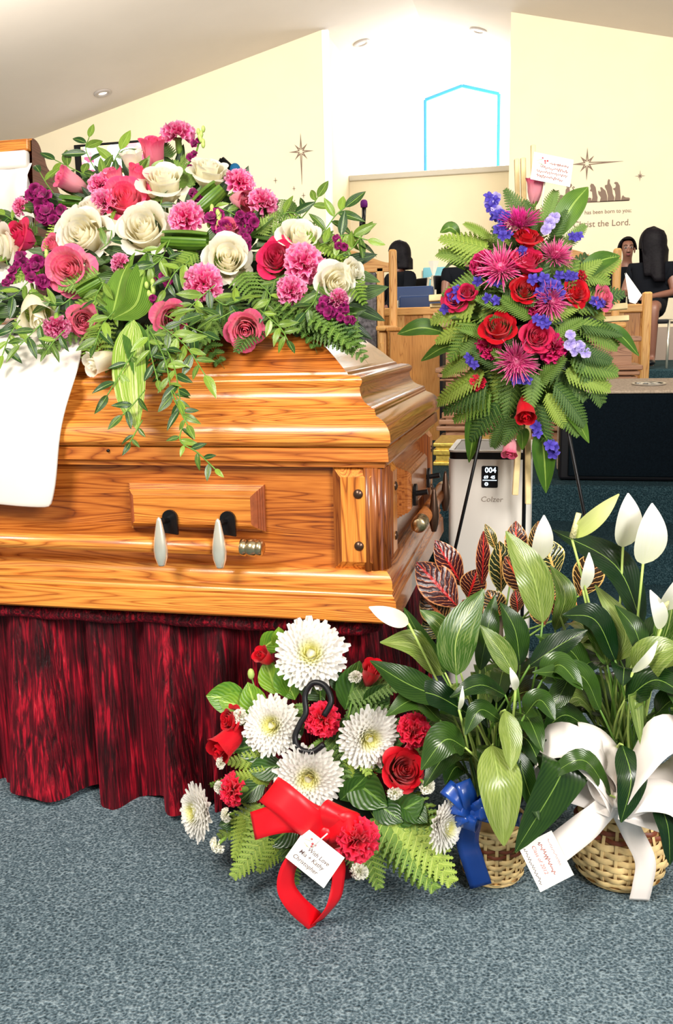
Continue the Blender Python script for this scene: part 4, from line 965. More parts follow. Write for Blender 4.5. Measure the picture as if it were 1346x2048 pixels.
for Y, pts, w, var, nr, dY in [
 (1.44, ((912,1350),(915,1270),(968,1178)), 92, 1, facing(.1,.2), (0,0,.05)), (1.46, ((900,1400),(820,1370),(740,1322)), 78, 0, facing(0,.8), (0,-.03,-.05)), (1.50, ((890,1345),(850,1290),(808,1215)), 50, 0, facing(-.6,.3), (0,0,0)),
 (1.50, ((885,1350),(830,1290),(760,1285)), 70, 1, facing(-.2,.9), (0,-.02,-.03)), (1.46, ((880,1440),(830,1400),(772,1432)), 60, 0, facing(0,.9), (0,-.03,-.06)),
 (1.40, ((985,1490),(1000,1580),(1008,1692)), 100, 1, facing(.1,.35), (.02,-.03,-.03)), (1.42, ((930,1495),(890,1480),(842,1540)), 84, 0, facing(-.1,.9), (0,-.03,-.05)), (1.42, ((1035,1500),(1050,1560),(1078,1640)), 52, 0, facing(.3,.4), (0,-.02,-.04)),
 (1.43, ((1010,1420),(1020,1480),(1022,1540)), 60, 1, facing(.4,.5), (0,-.02,-.05)), (1.50, ((1085,1245),(1065,1150),(1012,1062)), 78, 1, facing(-.2,.2), (0,0,.04)), (1.50, ((1040,1330),(1030,1260),(1000,1205)), 60, 0, facing(.2,.3), (0,0,0)),
 (1.46, ((1010,1390),(960,1370),(900,1395)), 54, 0, facing(0,1), (0,-.03,-.05)), (1.46, ((1030,1350),(1000,1300),(960,1250)), 52, 1, facing(-.2,.5), (0,0,0)), (1.44, ((1000,1440),(960,1420),(930,1470)), 50, 0, facing(0,.9), (0,-.02,-.04)),
 (1.45, ((1085,1360),(1120,1330),(1165,1380)), 70, 0, facing(.2,.9), (0,-.02,-.03)), (1.47, ((1060,1330),(1120,1290),(1175,1260)), 60, 0, facing(.1,.8), (0,0,0)), (1.40, ((1085,1520),(1125,1540),(1030,1705)), 120, 0, facing(.3,.3), (.06,0,-.02)),
 (1.50, ((960,1340),(975,1260),(990,1190)), 52, 0, facing(.2,.3), (0,0,.03)), (1.46, ((940,1430),(870,1390),(800,1380)), 66, 0, facing(-.2,.9), (0,-.02,-.02)), (1.43, ((1050,1430),(1080,1400),(1110,1440)), 60, 0, facing(.2,.9), (0,-.02,-.03)), (1.48, ((905,1300),(880,1250),(840,1220)), 45, 1, facing(-.2,.4), (0,0,0))]:
    LL(lilyA, rA, Y, pts, w, var, nr, dY)
for Y, pts, w, var, nr, dY in [
 (1.56, ((1285,1250),(1230,1130),(1105,1060)), 84, 0, facing(.3,.3), (0,0,.02)), (1.52, ((1230,1320),(1190,1240),(1125,1230)), 74, 0, facing(0,.8), (0,-.02,-.03)), (1.52, ((1215,1330),(1195,1270),(1150,1210)), 60, 1, facing(.3,.4), (0,0,0)),
 (1.54, ((1235,1320),(1250,1260),(1190,1170)), 60, 1, facing(-.3,.4), (0,0,.03)), (1.50, ((1270,1350),(1310,1310),(1360,1290)), 90, 1, facing(0,.8), (0,-.02,-.02)), (1.48, ((1250,1400),(1310,1360),(1370,1390)), 76, 0, facing(0,.9), (0,-.02,-.04)),
 (1.47, ((1200,1420),(1160,1350),(1065,1345)), 66, 0, facing(0,.9), (0,-.03,-.05)), (1.42, ((1220,1590),(1165,1520),(1085,1562)), 52, 0, facing(0,.9), (0,-.02,-.02)), (1.42, ((1245,1490),(1262,1560),(1242,1645)), 72, 0, facing(.1,.3), (.03,-.01,-.02)),
 (1.42, ((1310,1590),(1335,1650),(1340,1730)), 64, 0, facing(.3,.3), (.02,0,0)), (1.48, ((1290,1460),(1270,1400),(1285,1500)), 40, 1, facing(.2,.6), (0,-.02,-.04)), (1.52, ((1180,1360),(1140,1300),(1070,1270)), 62, 0, facing(-.1,.8), (0,-.02,-.02)),
 (1.55, ((1320,1300),(1340,1240),(1350,1160)), 60, 1, facing(-.4,.3), (0,0,.02)), (1.50, ((1180,1460),(1130,1430),(1085,1465)), 62, 0, facing(0,.9), (0,-.03,-.04)), (1.52, ((1290,1330),(1270,1260),(1230,1210)), 54, 0, facing(.2,.4), (0,0,.02)), (1.49, ((1310,1430),(1350,1400),(1390,1440)), 66, 0, facing(0,.9), (0,-.02,-.04)), (1.50, ((1150,1330),(1120,1390),(1090,1420)), 52, 0, facing(-.2,.8), (0,-.02,-.03)), (1.56, ((1110,1260),(1130,1190),(1100,1130)), 54, 1, facing(.3,.3), (0,0,.02))]:
    LL(lilyB, rB, Y, pts, w, var, nr, dY)
for par, r, n, h0, h1, sd in ((lilyA, rA, 30, .10, .26, 1), (lilyB, rB, 34, .10, .28, 2)):     # inner leaves of each clump
    for k in range(n):
        a = rnd.uniform(0, 2*PI); h = rnd.uniform(h0, h1); o = rnd.uniform(.02, .10)
        base = r+V((math.cos(a)*o, math.sin(a)*o*.8, h)); dr = V((math.cos(a), math.sin(a), rnd.uniform(-.1, .9))).normalized(); L = rnd.uniform(.08, .13)
        if par is lilyA and (base+dr*L).y > 1.60 and (base+dr*L).x < -.2: continue
        lily_leaf(par, jit(r), base, base+dr*L*.55+V((0, 0, .012)), base+dr*L+V((0, 0, -.03)), rnd.uniform(.04, .062), LILY if rnd.random() < .7 else LILYV, V((0, 0, 1))+facing()*.5)
for par, r, Y, b, t, w, mt, spd in [
 (lilyA, rA, 1.46, (817,1247), (738,1214), 36, None, False), (lilyB, rB, 1.56, (1076,1122), (1088,1030), 42, None, False), (lilyB, rB, 1.52, (1143,1075), (1238,988), 36, SPATHEG, CU*.9-CR*.6), (lilyB, rB, 1.56, (1246,1094), (1256,986), 56, None, False), (lilyB, rB, 1.54, (1286,1128), (1304,1006), 66, None, False),
 (lilyB, rB, 1.53, (1166,1180), (1178,1105), 26, None, False), (lilyA, rA, 1.42, (1031,1380), (1020,1335), 18, None, False), (lilyA, rA, 1.40, (918,1420), (925,1372), 11, None, False), (lilyB, rB, 1.48, (1265,1345), (1315,1282), 20, None, False), (lilyB, rB, 1.52, (1322,1258), (1300,1180), 34, None, False), (lilyB, rB, 1.52, (1325,1220), (1362,1150), 40, None, CU)]:
    B, T_ = at(*b, Y), at(*t, Y-.01); spathe(par, jit(r), B, T_, w*pxs(B), mt, facing(.1, .15), spd)
# blue bow on basket A
kA = at(945, 1625, 1.405)
for tx, ty, w in ((890,1572,.028), (925,1562,.028), (1000,1580,.028), (975,1600,.026), (900,1612,.026), (905,1645,.024), (1042,1640,.024), (985,1625,.024), (935,1660,.026)):
    dx, dy = tx-945, ty-1625; L_ = math.hypot(dx, dy); nx, ny = -dy/L_, dx/L_
    P_ = [(945, 1625, 1.402), (945+dx*.5+nx*3, 1625+dy*.5+ny*3, 1.388), (tx, ty, 1.402), (945+dx*.55-nx*3, 1625+dy*.55-ny*3, 1.422), (945, 1625, 1.412)]
    ribbon(lilyA, [at(*p) for p in P_], w, CR*nx-CU*ny+CF*.25, BLUESAT, 'bow_loop')
yb = cA.y-.062-.006
ribbon(lilyA, [kA, at(935,1680,yb-.004), at(945,1720,yb-.003), at(962,1772,yb+.004)], .040, CR, BLUESAT, 'bow_tail')
MB().ball(kA, (.010, .008, .012), 10, 8).build('bow_knot', BLUESAT, lilyA)
# ivory bow on basket B
kB = at(1228, 1600, 1.44)
for pts, w in ((((1228,1600,1.44),(1190,1530,1.42),(1130,1480,1.43),(1075,1500,1.45),(1085,1550,1.46),(1160,1575,1.45),(1228,1600,1.445)),.062), (((1228,1595,1.44),(1190,1510,1.43),(1160,1478,1.45),(1200,1490,1.47),(1230,1540,1.46),(1232,1595,1.45)),.055), (((1235,1600,1.44),(1280,1530,1.42),(1330,1470,1.43),(1370,1490,1.46),(1340,1560,1.46),(1240,1602,1.45)),.065), (((1235,1605,1.44),(1290,1590,1.42),(1345,1600,1.43),(1360,1640,1.45),(1300,1625,1.45),(1240,1606,1.445)),.055), (((1228,1600,1.435),(1200,1560,1.41),(1175,1540,1.42),(1190,1580,1.43),(1225,1602,1.44)),.03)):
    ribbon(lilyB, [at(*p) for p in pts], w, lambda t: CU*.9+CF*.55+CR*.2, WHITESAT, 'bow_loop')
ribbon(lilyB, [at(1228,1600,1.44), at(1180,1645,1.42), at(1130,1685,1.41), at(1085,1720,1.405)], .048, CU+CR*.5, WHITESAT, 'bow_tail')
yb = cB.y-.088-.008
ribbon(lilyB, [at(1235,1605,1.44), at(1262,1660,yb-.005), at(1290,1720,yb-.004), at(1285,1770,yb), at(1278,1800,yb+.006)], .036, CR, WHITESAT, 'bow_tail')
MB().ball(kB, (.014, .010, .014), 10, 8).build('bow_knot', WHITESAT, lilyB)
pc = at(1092, 1722, 1.385); q = pxs(pc)
card(lilyB, pc, 92*q, 76*q, (CR*math.cos(R(-66))+CU*math.sin(R(-66))), facing(0, .3), [(.60, -.38, .30, .08, PINKINK), (.72, -.40, .06, .16, PINKINK), ('Class of 2012', -.40, -.18, .14, PINKINK), (.80, -.42, -.38, .12, INK)], INK, holly=False, pick=[at(1060,1690,1.40), at(1090,1640,1.44)])

# ------------------------------------------------------------------ croton behind the lilies
cC = at_z(985, 1560, 0)+V((.06, .0, 0)); cC.y = 1.83; cC.x = at(1000, 1400, 1.83).x
croton = thing('croton_plant', cC, 'croton plant with dark maroon leaves and red and yellow veins behind the peace lilies', 'potted plant')
MB().lathe([(.055, .002), (.075, .16), (.08, .165), (.07, .165), (.066, .14)], 24, Matrix.Translation(cC)).build('pot', plain('brown_pot', (.06,.03,.02), .5), croton)
MB().tube([cC+V((0, 0, .05)), cC+V((.004, 0, .25)), cC+V((-.004, 0, .46))], [.008, .007, .005], 8).build('stem', plain('woody_stem', (.10,.07,.04), .7), croton)
rC = cC+V((0, 0, .36))
for b, t, w, Y in [((925,1172),(870,1080),52,1.84), ((915,1214),(833,1124),70,1.80), ((897,1245),(843,1190),56,1.80), ((963,1176),(967,1062),26,1.82), ((992,1100),(970,1048),20,1.88), ((1002,1184),(999,1082),56,1.80), ((1028,1125),(1032,1042),42,1.88), ((1052,1190),(1010,1112),44,1.80), ((1062,1115),(1077,1042),26,1.88), ((1112,1155),(1084,1074),60,1.86), ((1158,1192),(1192,1102),56,1.84), ((935,1195),(955,1138),48,1.83), ((1035,1225),(1030,1180),30,1.79), ((1090,1250),(1068,1190),48,1.80), ((880,1275),(850,1235),44,1.80), ((1000,1230),(975,1180),44,1.80), ((960,1240),(925,1200),48,1.78), ((1080,1200),(1100,1140),48,1.83), ((1110,1240),(1140,1180),46,1.82), ((1030,1170),(1052,1120),42,1.86)]:
    B, T_ = at(*b, Y), at(*t, Y+rnd.uniform(-.02, .02)); s = pxs(B)*1.12
    lf = leaf_path(croton, [B, B.lerp(T_, .5)+facing()*.008, T_], w*s, CROTON, facing(rnd.uniform(-.4, .4), rnd.uniform(-.1, .5)), 'leaf', 12, .12, .01, .52)
    MB().tube([rC+V((0, 0, rnd.uniform(-.1, .08))), B], .0022, 5).build('petiole', CALYX, lf)

# ------------------------------------------------------------------ wire easel and standing spray
YS = 2.32
easel = thing('wire_easel', at(1060, 1300, 2.3)*1.0, 'thin black wire easel standing in front of the air purifier', 'easel')
apex = at(1056, 500, 2.35)
def foot(x1, y1, x2, y2, Y):
    lo, hi = y2, 2400
    for _ in range(40):
        md = (lo+hi)/2; p = at_z(x1+(x2-x1)*(md-y1)/(y2-y1), md, .004)
        if p.y > Y: lo = md
        else: hi = md
    return p
fl, frr = foot(972, 870, 912, 1115, 2.16), foot(1130, 850, 1198, 1188, 2.16)
fb = V((apex.x, 2.40, .004))
al, ar_ = apex+V((-.012, 0, 0)), apex+V((.012, 0, 0))
MB().tube([al, fl], .0042, 8).build('leg', BLACKM, easel); MB().tube([ar_, frr], .0042, 8).build('leg', BLACKM, easel); MB().tube([apex, fb], .0042, 8).build('leg', BLACKM, easel)
MB().tube([al.lerp(fl, .26), ar_.lerp(frr, .26)], .003, 8).build('cross_bar', BLACKM, easel)
ss = thing('standing_spray', at(1060, 640, YS), 'standing spray of pink spider mums, red roses and blue delphinium on a straw cross', 'floral spray')
def sst(px, py, dy=0.0):
    q = ((px-1055)/200)**2+((py-640)/280)**2
    return at(px, py, YS-.11*max(0, 1-q)+dy)
MB().ball(at(1060, 640, YS+.01), (.10, .05, .17), 16, 10).build('foam_holder', FOAM, ss)
for pts, wd, dp in [(((1033,318),(1036,430)),9,.02), (((1046,316),(1048,430)),10,.03), (((1066,290),(1067,440)),9,.01), (((858,597),(935,592)),13,.0), (((860,612),(915,610)),8,.02), (((867,632),(935,628)),11,.0), (((858,652),(930,650)),10,.01), (((1195,617),(1255,612)),12,.0), (((1195,640),(1258,636)),11,.01), (((1037,880),(1030,990)),12,.0), (((1056,850),(1056,1008)),11,.01), (((1030,440),(1045,870)),12,.05), (((1060,440),(1060,850)),12,.05), (((930,600),(1200,620)),12,.05), (((930,640),(1200,640)),12,.05)]:
    a, b = at(*pts[0], YS+dp), at(*pts[1], YS+dp); s = pxs(a); M = along(a, b, facing())
    MB().box((-wd*s/2, 0, -.006), (wd*s/2, (b-a).length, .006)).build('cross_strip', STRAW, ss, M, smooth=False, bevel=.002)
for px, py, d, a, b, mt in [(1040,447,86,-.2,.9,SMUM2), (1002,537,96,-.3,.3,SMUM), (1110,512,76,.2,.6,SMUM), (1102,602,76,.2,-.2,SMUM), (1032,722,88,-.1,-.3,SMUM)]:
    p = sst(px, py, -.03); inst('spider_mum', SPID, ss, frame(p, facing(a, b), rnd.uniform(0, 6), d*pxs(p)), mt)
for px, py, d, mt, a, b, k in [(1055,476,50,RROSE,0,1.0,'open'), (1058,522,62,HROSE,.1,.7,'open'), (1050,580,56,RROSE,-.1,.2,'open'), (1150,584,56,RROSE,.5,.2,'open'), (998,656,66,RROSE,-.3,.5,'open'), (1073,674,60,HROSE,.05,.05,'open'), (1051,815,58,RROSE,-.1,-1.6,'bud'), (1020,892,44,LPROSE,-.3,-2.2,'bud'), (912,598,50,HROSE,-.5,0,'open'), (1070,382,50,LPROSE,0,2.0,'bud'), (1206,596,46,LPROSE,.7,.1,'open'), (935,585,38,HROSE,-.2,.4,'open')]:
    p = sst(px, py, -.025); rose(ss, p, d*pxs(p)*(1.2 if k == 'bud' else 1.05), mt, facing(a, b), k)
for px, py, d, mt, a, b in [(965,525,56,MCARN,-.4,.4), (1110,697,60,MCARN,.3,-.2), (977,692,54,MCARN,-.3,-.1), (955,767,34,RCARN,-.5,-.3), (1166,552,28,RCARN,.8,.4), (1075,610,44,MCARN,0,0), (1030,520,40,MCARN,0,.5)]:
    p = sst(px, py, -.02); carnation(ss, p, d*pxs(p), mt, facing(a, b))
for pts, n, d, mt, me in [(((1010,470),(1000,435),(985,395)),13,26,BLUED,FLD), (((985,420),(980,395)),7,22,LAVEN,FLL), (((1095,460),(1108,435)),6,24,LAVEN,FLL), (((1145,680),(1160,712)),8,24,LAVEN,FLL), (((1075,560),(1105,560)),6,28,BLUED,FLD), (((1125,545),(1140,560)),4,26,BLUED,FLD), (((1075,600),(1110,580)),4,26,BLUED,FLD), (((985,570),(960,555)),3,24,BLUED,FLD), (((915,590),(885,615)),5,26,BLUED,FLD), (((1080,650),(1100,640)),4,26,BLUED,FLD), (((1020,755),(1050,765)),5,26,BLUED,FLD), (((1080,860),(1115,905)),6,28,BLUED,FLD), (((935,715),(945,725)),3,22,BLUED,FLD), (((1205,620),(1190,610)),4,24,BLUED,FLD), (((1145,475),(1150,480)),3,22,BLUED,FLD), (((985,610),(975,600)),3,24,BLUED,FLD), (((1040,500),(1045,490)),2,22,BLUED,FLD)]:
    P = [sst(x, y, -.035) for x, y in pts]; spike(ss, P, mt, me, d*pxs(P[0]), n, 'delphinium_spike')
for x0, y0, x1, y1, w in [(1105,480,1176,374,52), (890,665,795,668,40), (930,690,842,722,30), (1195,650,1278,712,30), (960,790,938,925,40), (1120,810,1178,886,40), (1080,850,1092,986,46), (1150,560,1240,512,40), (920,470,880,465,26), (1150,720,1200,780,30), (930,540,890,535,24), (1040,860,1045,900,30), (1150,700,1210,770,22)]:
    a, b = sst(x0, y0, .0), at(x1, y1, YS-.02); s = pxs(a)
    leaf_path(ss, [a, a.lerp(b, .5)+CU*.012+facing()*.01, b], w*s, ASPI, facing(rnd.uniform(-.3, .3), .3), 'blade_leaf', 12, .25, .0, .45)
for x0, y0, x1, y1, l in [(990,520,878,492,1), (985,500,882,470,1), (985,480,935,440,1), (970,560,885,590,1), (960,600,860,640,1), (950,640,870,680,1), (970,700,880,740,1), (980,740,868,792,1), (985,760,885,820,0), (990,780,905,838,1), (1000,800,940,880,0), (1020,820,985,895,0), (1040,830,1010,890,0), (1070,800,1095,890,0), (1090,780,1130,850,1), (1100,760,1180,840,0), (1120,740,1225,770,1), (1130,720,1240,740,1), (1140,700,1225,720,0), (1150,680,1220,800,0), (1150,650,1245,655,0), (1150,640,1240,690,1), (1150,600,1250,585,0), (1140,570,1240,512,1), (1130,540,1220,555,1), (1140,620,1235,590,1), (1120,500,1170,450,0), (1100,480,1130,420,0), (1075,470,1060,400,0), (1085,460,1110,380,0), (1020,600,1000,500,0), (1060,620,1090,520,0), (1030,620,960,590,1), (1070,640,1010,600,1), (1060,640,1150,610,1), (1090,620,1150,520,1), (1040,700,990,640,0), (1100,680,1160,640,1), (1060,760,1000,700,0), (1070,770,1120,720,0), (1000,570,1060,600,0), (1070,740,1060,820,0), (1000,680,930,650,0), (1000,660,920,700,0), (1010,740,950,700,0), (1120,660,1180,700,0), (1140,560,1200,520,1), (1050,440,1010,380,0), (960,640,900,720,1), (1110,790,1160,870,0)]:
    frond(ss, sst(x0, y0, -.01), sst(x1, y1, -.05), FERNL if l else FERN, 2 if rnd.random() < .6 else 0, s=1.08)
for k in range(46):
    a = 2*PI*k/46+rnd.uniform(-.1, .1); q = rnd.uniform(.2, .75); p = sst(1055+90*q*math.cos(a), 640+150*q*math.sin(a), .03); e = sst(1055+165*math.cos(a)*rnd.uniform(.75, 1.05), 640+240*math.sin(a)*rnd.uniform(.75, 1.0), rnd.uniform(-.03, .03))
    frond(ss, p, e, FERN if k % 3 else FERNL, rnd.choice((0, 2)), s=1.05)
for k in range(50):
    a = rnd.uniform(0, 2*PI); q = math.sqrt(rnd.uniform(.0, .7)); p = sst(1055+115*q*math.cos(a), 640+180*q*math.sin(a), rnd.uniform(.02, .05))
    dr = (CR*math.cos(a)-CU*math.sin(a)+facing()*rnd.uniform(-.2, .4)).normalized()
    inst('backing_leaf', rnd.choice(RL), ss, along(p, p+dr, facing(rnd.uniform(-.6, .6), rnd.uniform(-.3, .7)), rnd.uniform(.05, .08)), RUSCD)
pc = at(1104, 339, 2.26); q = pxs(pc)
card(ss, pc, 82*q, 58*q, CR*math.cos(R(-9))+CU*math.sin(R(-9)), facing(.1, .1), [(.48, -.08, .20, .13, PINKINK), (.70, -.30, .02, .15, PINKINK), (.78, -.38, -.15, .15, PINKINK), (.66, -.36, -.32, .15, PINKINK)], PINKINK, pick=[at(1092,350,2.258), at(1086,390,2.26), at(1082,480,2.28)])
# ------------------------------------------------------------------ air purifier
def rbox(m, x0, x1, y0, y1, z0, z1, r, n=5):
    poly = []
    for cx, cy, a0 in ((x1-r, y1-r, 0), (x0+r, y1-r, 90), (x0+r, y0+r, 180), (x1-r, y0+r, 270)):
        for k in range(n+1): a = R(a0+90*k/n); poly.append((cx+r*math.cos(a), cy+r*math.sin(a)))
    return m.prism(poly, z0, z1)
pyf, pyb = 2.42, 2.69
pxl, pxr = at(896, 1000, pyf).x, at(1062, 1000, pyf).x; pzt = at(980, 905, pyf).z; pzb = at(980, 919, pyf).z
pur = thing('air_purifier', ((pxl+pxr)/2, 2.55, 0), 'white tower air purifier with a black top band and a lit display', 'air purifier')
rbox(MB(), pxl, pxr, pyf, pyb, .012, pzb, .02).build('housing', WHITEP, pur, angle=40)
rbox(MB(), pxl+.002, pxr-.002, pyf+.002, pyb-.002, pzb, pzt, .02).build('top_band', BLACKP, pur, angle=40)
rbox(MB(), pxl+.01, pxr-.01, pyf+.01, pyb-.01, 0, .012, .02).build('foot', BLACKP, pur, angle=40)
m = MB()
o_, i_ = [], []
for r_, lst, e in ((.02, o_, .0), (.014, i_, .014)):
    for cx, cy, a0 in ((pxr-.02, pyb-.02, 0), (pxl+.02, pyb-.02, 90), (pxl+.02, pyf+.02, 180), (pxr-.02, pyf+.02, 270)):
        for k in range(6): a = R(a0+18*k); lst.append((cx+(.02-e)*math.cos(a), cy+(.02-e)*math.sin(a)))
a = [m.vert((x, y, pzt)) for x, y in o_]; b = [m.vert((x, y, pzt+.005)) for x, y in o_]; c = [m.vert((x, y, pzt+.005)) for x, y in i_]; d = [m.vert((x, y, pzt-.02)) for x, y in i_]
for i in range(24):
    j = (i+1) % 24
    for P_, Q_ in ((a, b), (b, c), (c, d)): m.face(P_[i], P_[j], Q_[j], Q_[i])
m.build('top_rim', WHITEP, pur, smooth=False)
MB().box((pxl+.014, pyf+.014, pzt), (pxr-.014, pyb-.014, pzt+.002)).build('outlet_grille', plain('grille_grey', (.35,.31,.28), .5), pur, smooth=False)
MB().box((at(1049, 1000, pyf).x, pyf-.0012, .05), (at(1052, 1000, pyf).x, pyf+.001, pzb-.05)).build('panel_seam', BLACKP, pur, smooth=False)
PF = Matrix.Rotation(PI/2, 4, 'X')       # local xy -> world xz, facing -Y
d0, d1 = at(963, 975, pyf), at(996, 932, pyf)
dm = MB(); rbox(dm, d0.x, d1.x, d0.z, d1.z, .0, .0016, .004)
disp = dm.build('display', BLACKP, pur, Matrix.Translation((0, pyf-.0002, 0)) @ PF, smooth=False)
GL = emit('display_glow', (.70, .88, 1.0), 1.6)
dw, dh = d1.x-d0.x, d1.z-d0.z
def dpl(u, v): return Matrix.Translation((d0.x+dw*u, pyf-.0022, d0.z+dh*v)) @ PF
text(disp, '004', dh*.34, dpl(.20, .70), GL, 'digits', .0002, off=.0004)
text(disp, '69', dh*.20, dpl(.14, .42), GL, 'digits', .0002, off=.0003); text(disp, '45', dh*.20, dpl(.56, .42), GL, 'digits', .0002, off=.0003)
m = MB(); m.box((0, 0, 0), (dw*.86, dh*.03, .0003)); m.build('bar', GL, disp, dpl(.07, .33), smooth=False)
m = MB(); m.lathe([(dh*.055, 0), (dh*.085, 0), (dh*.085, .0003), (dh*.055, .0003)], 20, caps=False); m.box((-dh*.05, -dh*.012, 0), (dh*.05, dh*.012, .0003)); m.build('mode_icon', GL, disp, dpl(.30, .17), smooth=False)
lt = at(961, 1003, pyf); text(pur, 'Colzer', 15*pxs(lt), Matrix.Translation((lt.x, pyf-.0006, lt.z)) @ PF, plain('grey_print', (.38,.31,.25), .5), 'lettering', .0002, shear=.15, xs=1.05)

# ------------------------------------------------------------------ floor loudspeaker
sy = 3.56; s0 = at(1117, 958, sy); sX1 = s0.x+1.0; sT = at(1250, 785, sy).z
spk = thing('loudspeaker', (s0.x+.5, sy+.2, .42), 'wide black loudspeaker with a brown carpeted top on the platform', 'loudspeaker')
MB().box((s0.x, sy, .425), (sX1, sy+.26, sT)).build('cabinet', BLACKP, spk, smooth=False, bevel=.01)
MB().box((s0.x+.035, sy-.012, .44), (sX1-.02, sy+.004, sT-.006)).build('grille', GRILLE, spk, smooth=False, bevel=.006)
tp = at(1250, 757, sy+.34)
m = MB(); pr = [(sy-.014, sT-.004), (sy-.014, sT+.008), (sy+.34, tp.z), (sy+.37, tp.z-.012), (sy+.37, .425), (sy+.26, .425), (sy+.26, sT-.004)]
a = [m.vert((s0.x-.004, y, z)) for y, z in pr]; b = [m.vert((sX1+.004, y, z)) for y, z in pr]; m.face(*a); m.face(*b[::-1])
for i in range(len(pr)): j = (i+1) % len(pr); m.face(a[i], b[i], b[j], a[j])
m.build('carpeted_top', SPEAKTOP, spk, smooth=False, bevel=.006)
# badge on the sloped top
sl = math.atan2(tp.z-sT-.008, .354); BC = V((at(1297, 770, sy+.16).x, sy+.15, sT+.008+(.164)*math.tan(sl)+.002))
BM = Matrix.Translation(BC) @ Matrix.Rotation(sl, 4, 'X'); bw = 33*pxs(BC)
m = MB(); m.lathe([(.84, 0), (1, 0), (1, .004), (.84, .004)], 36, Matrix.Diagonal((bw, bw*.75, 1, 1)), caps=False); bd = m.build('badge', plain('badge_silver', (.6,.56,.5), .3, .8), spk, BM, smooth=False)
MB().lathe([(.001, .001), (.84, .001)], 36, Matrix.Diagonal((bw, bw*.75, 1, 1)), caps=False).build('badge_plate', BLACKP, bd, BM, smooth=False)
lg = [(-.62,-.35),(-.42,.32),(-.72,.30),(-.66,.50),(.10,.50),(.02,.26),(.16,.05),(.38,.50),(.62,.50),(.40,.10),(.66,-.30),(.40,-.30),(.22,-.02),(.05,-.35),(-.08,-.35),(.05,.0),(-.10,.26),(-.24,.26),(-.42,-.35)]
MB().prism([(x*bw*.95, y*bw*.75) for x, y in lg], .0012, .004).build('badge_mark', plain('badge_white', (.75,.72,.66), .3, .6), bd, BM, smooth=False)

# ------------------------------------------------------------------ gilt box, altar table, pulpit panel
gy = 3.95
g0, g1 = at(872, 935, gy), at(1010, 888, gy)
gb = thing('gilt_stand', ((g0.x+g1.x)/2, gy+.15, .42), 'low gilt stand with moulded edges behind the air purifier', 'stand')
MB().box((g0.x, gy, .42), (g1.x, gy+.3, g1.z)).build('body', GOLD, gb, smooth=False)
for z in (.42, .475, g1.z-.05, g1.z-.012): MB().box((g0.x-.012, gy-.014, z), (g1.x+.012, gy+.31, z+.016)).build('moulding', GOLD, gb, smooth=False, bevel=.004)
ty = 4.5
t0, t1 = at(882, 890, ty), at(1010, 680, ty)
alt = thing('altar_table', ((t0.x+t1.x)/2, ty+.2, .42), 'walnut altar table with stacked mouldings behind the standing spray', 'table')
tx0, tx1 = t0.x-.02, t0.x+.95
zf = lambda py: at(930, py, ty).z
MB().box((tx0+.04, ty+.04, .42), (tx1-.04, ty+.33, zf(690))).build('body', WALNUT, alt, smooth=False)
for a_, b_, o_ in ((745,735,.03), (755,747,.02), (762,758,.01), (838,826,.0), (850,840,.015), (862,853,.025), (893,880,.03), (690,680,.02)):
    MB().box((tx0+.02-o_, ty+.03-o_, zf(a_)), (tx1-.02+o_, ty+.34, zf(b_))).build('moulding', WALNUT, alt, smooth=False, bevel=.006)
for k in range(4):
    x = tx0+.07+k*.22; raised(MB(), x, x+.17, zf(822), zf(768), [(0, 0), (0, .012), (.015, .02), (.02, .02)]).build('panel', WALNUT, alt, Matrix.Translation((0, ty+.04, 0)), smooth=False)
MB().box((tx0+.02, ty+.025, zf(744)), (tx1-.02, ty+.05, zf(738))).build('inlay', STRIPW, alt, smooth=False)
py_ = 4.90
q0, q1 = at(783, 890, py_), at(881, 660, py_)
pul = thing('pulpit_panel', ((q0.x+q1.x)/2, py_+.2, .42), 'plain orange veneer side of a pulpit next to the casket end', 'pulpit')
MB().box((q0.x, py_, .42), (q1.x, py_+.36, q1.z)).build('body', VENEER, pul, smooth=False)
MB().box((q1.x-.004, py_-.006, .42), (q1.x+.012, py_+.36, q1.z)).build('edge_strip', BLACKP, pul, smooth=False)
MB().box((q0.x-.02, py_-.02, q1.z), (q1.x+.02, py_+.37, q1.z+.02)).build('top', VENEER, pul, smooth=False, bevel=.006)

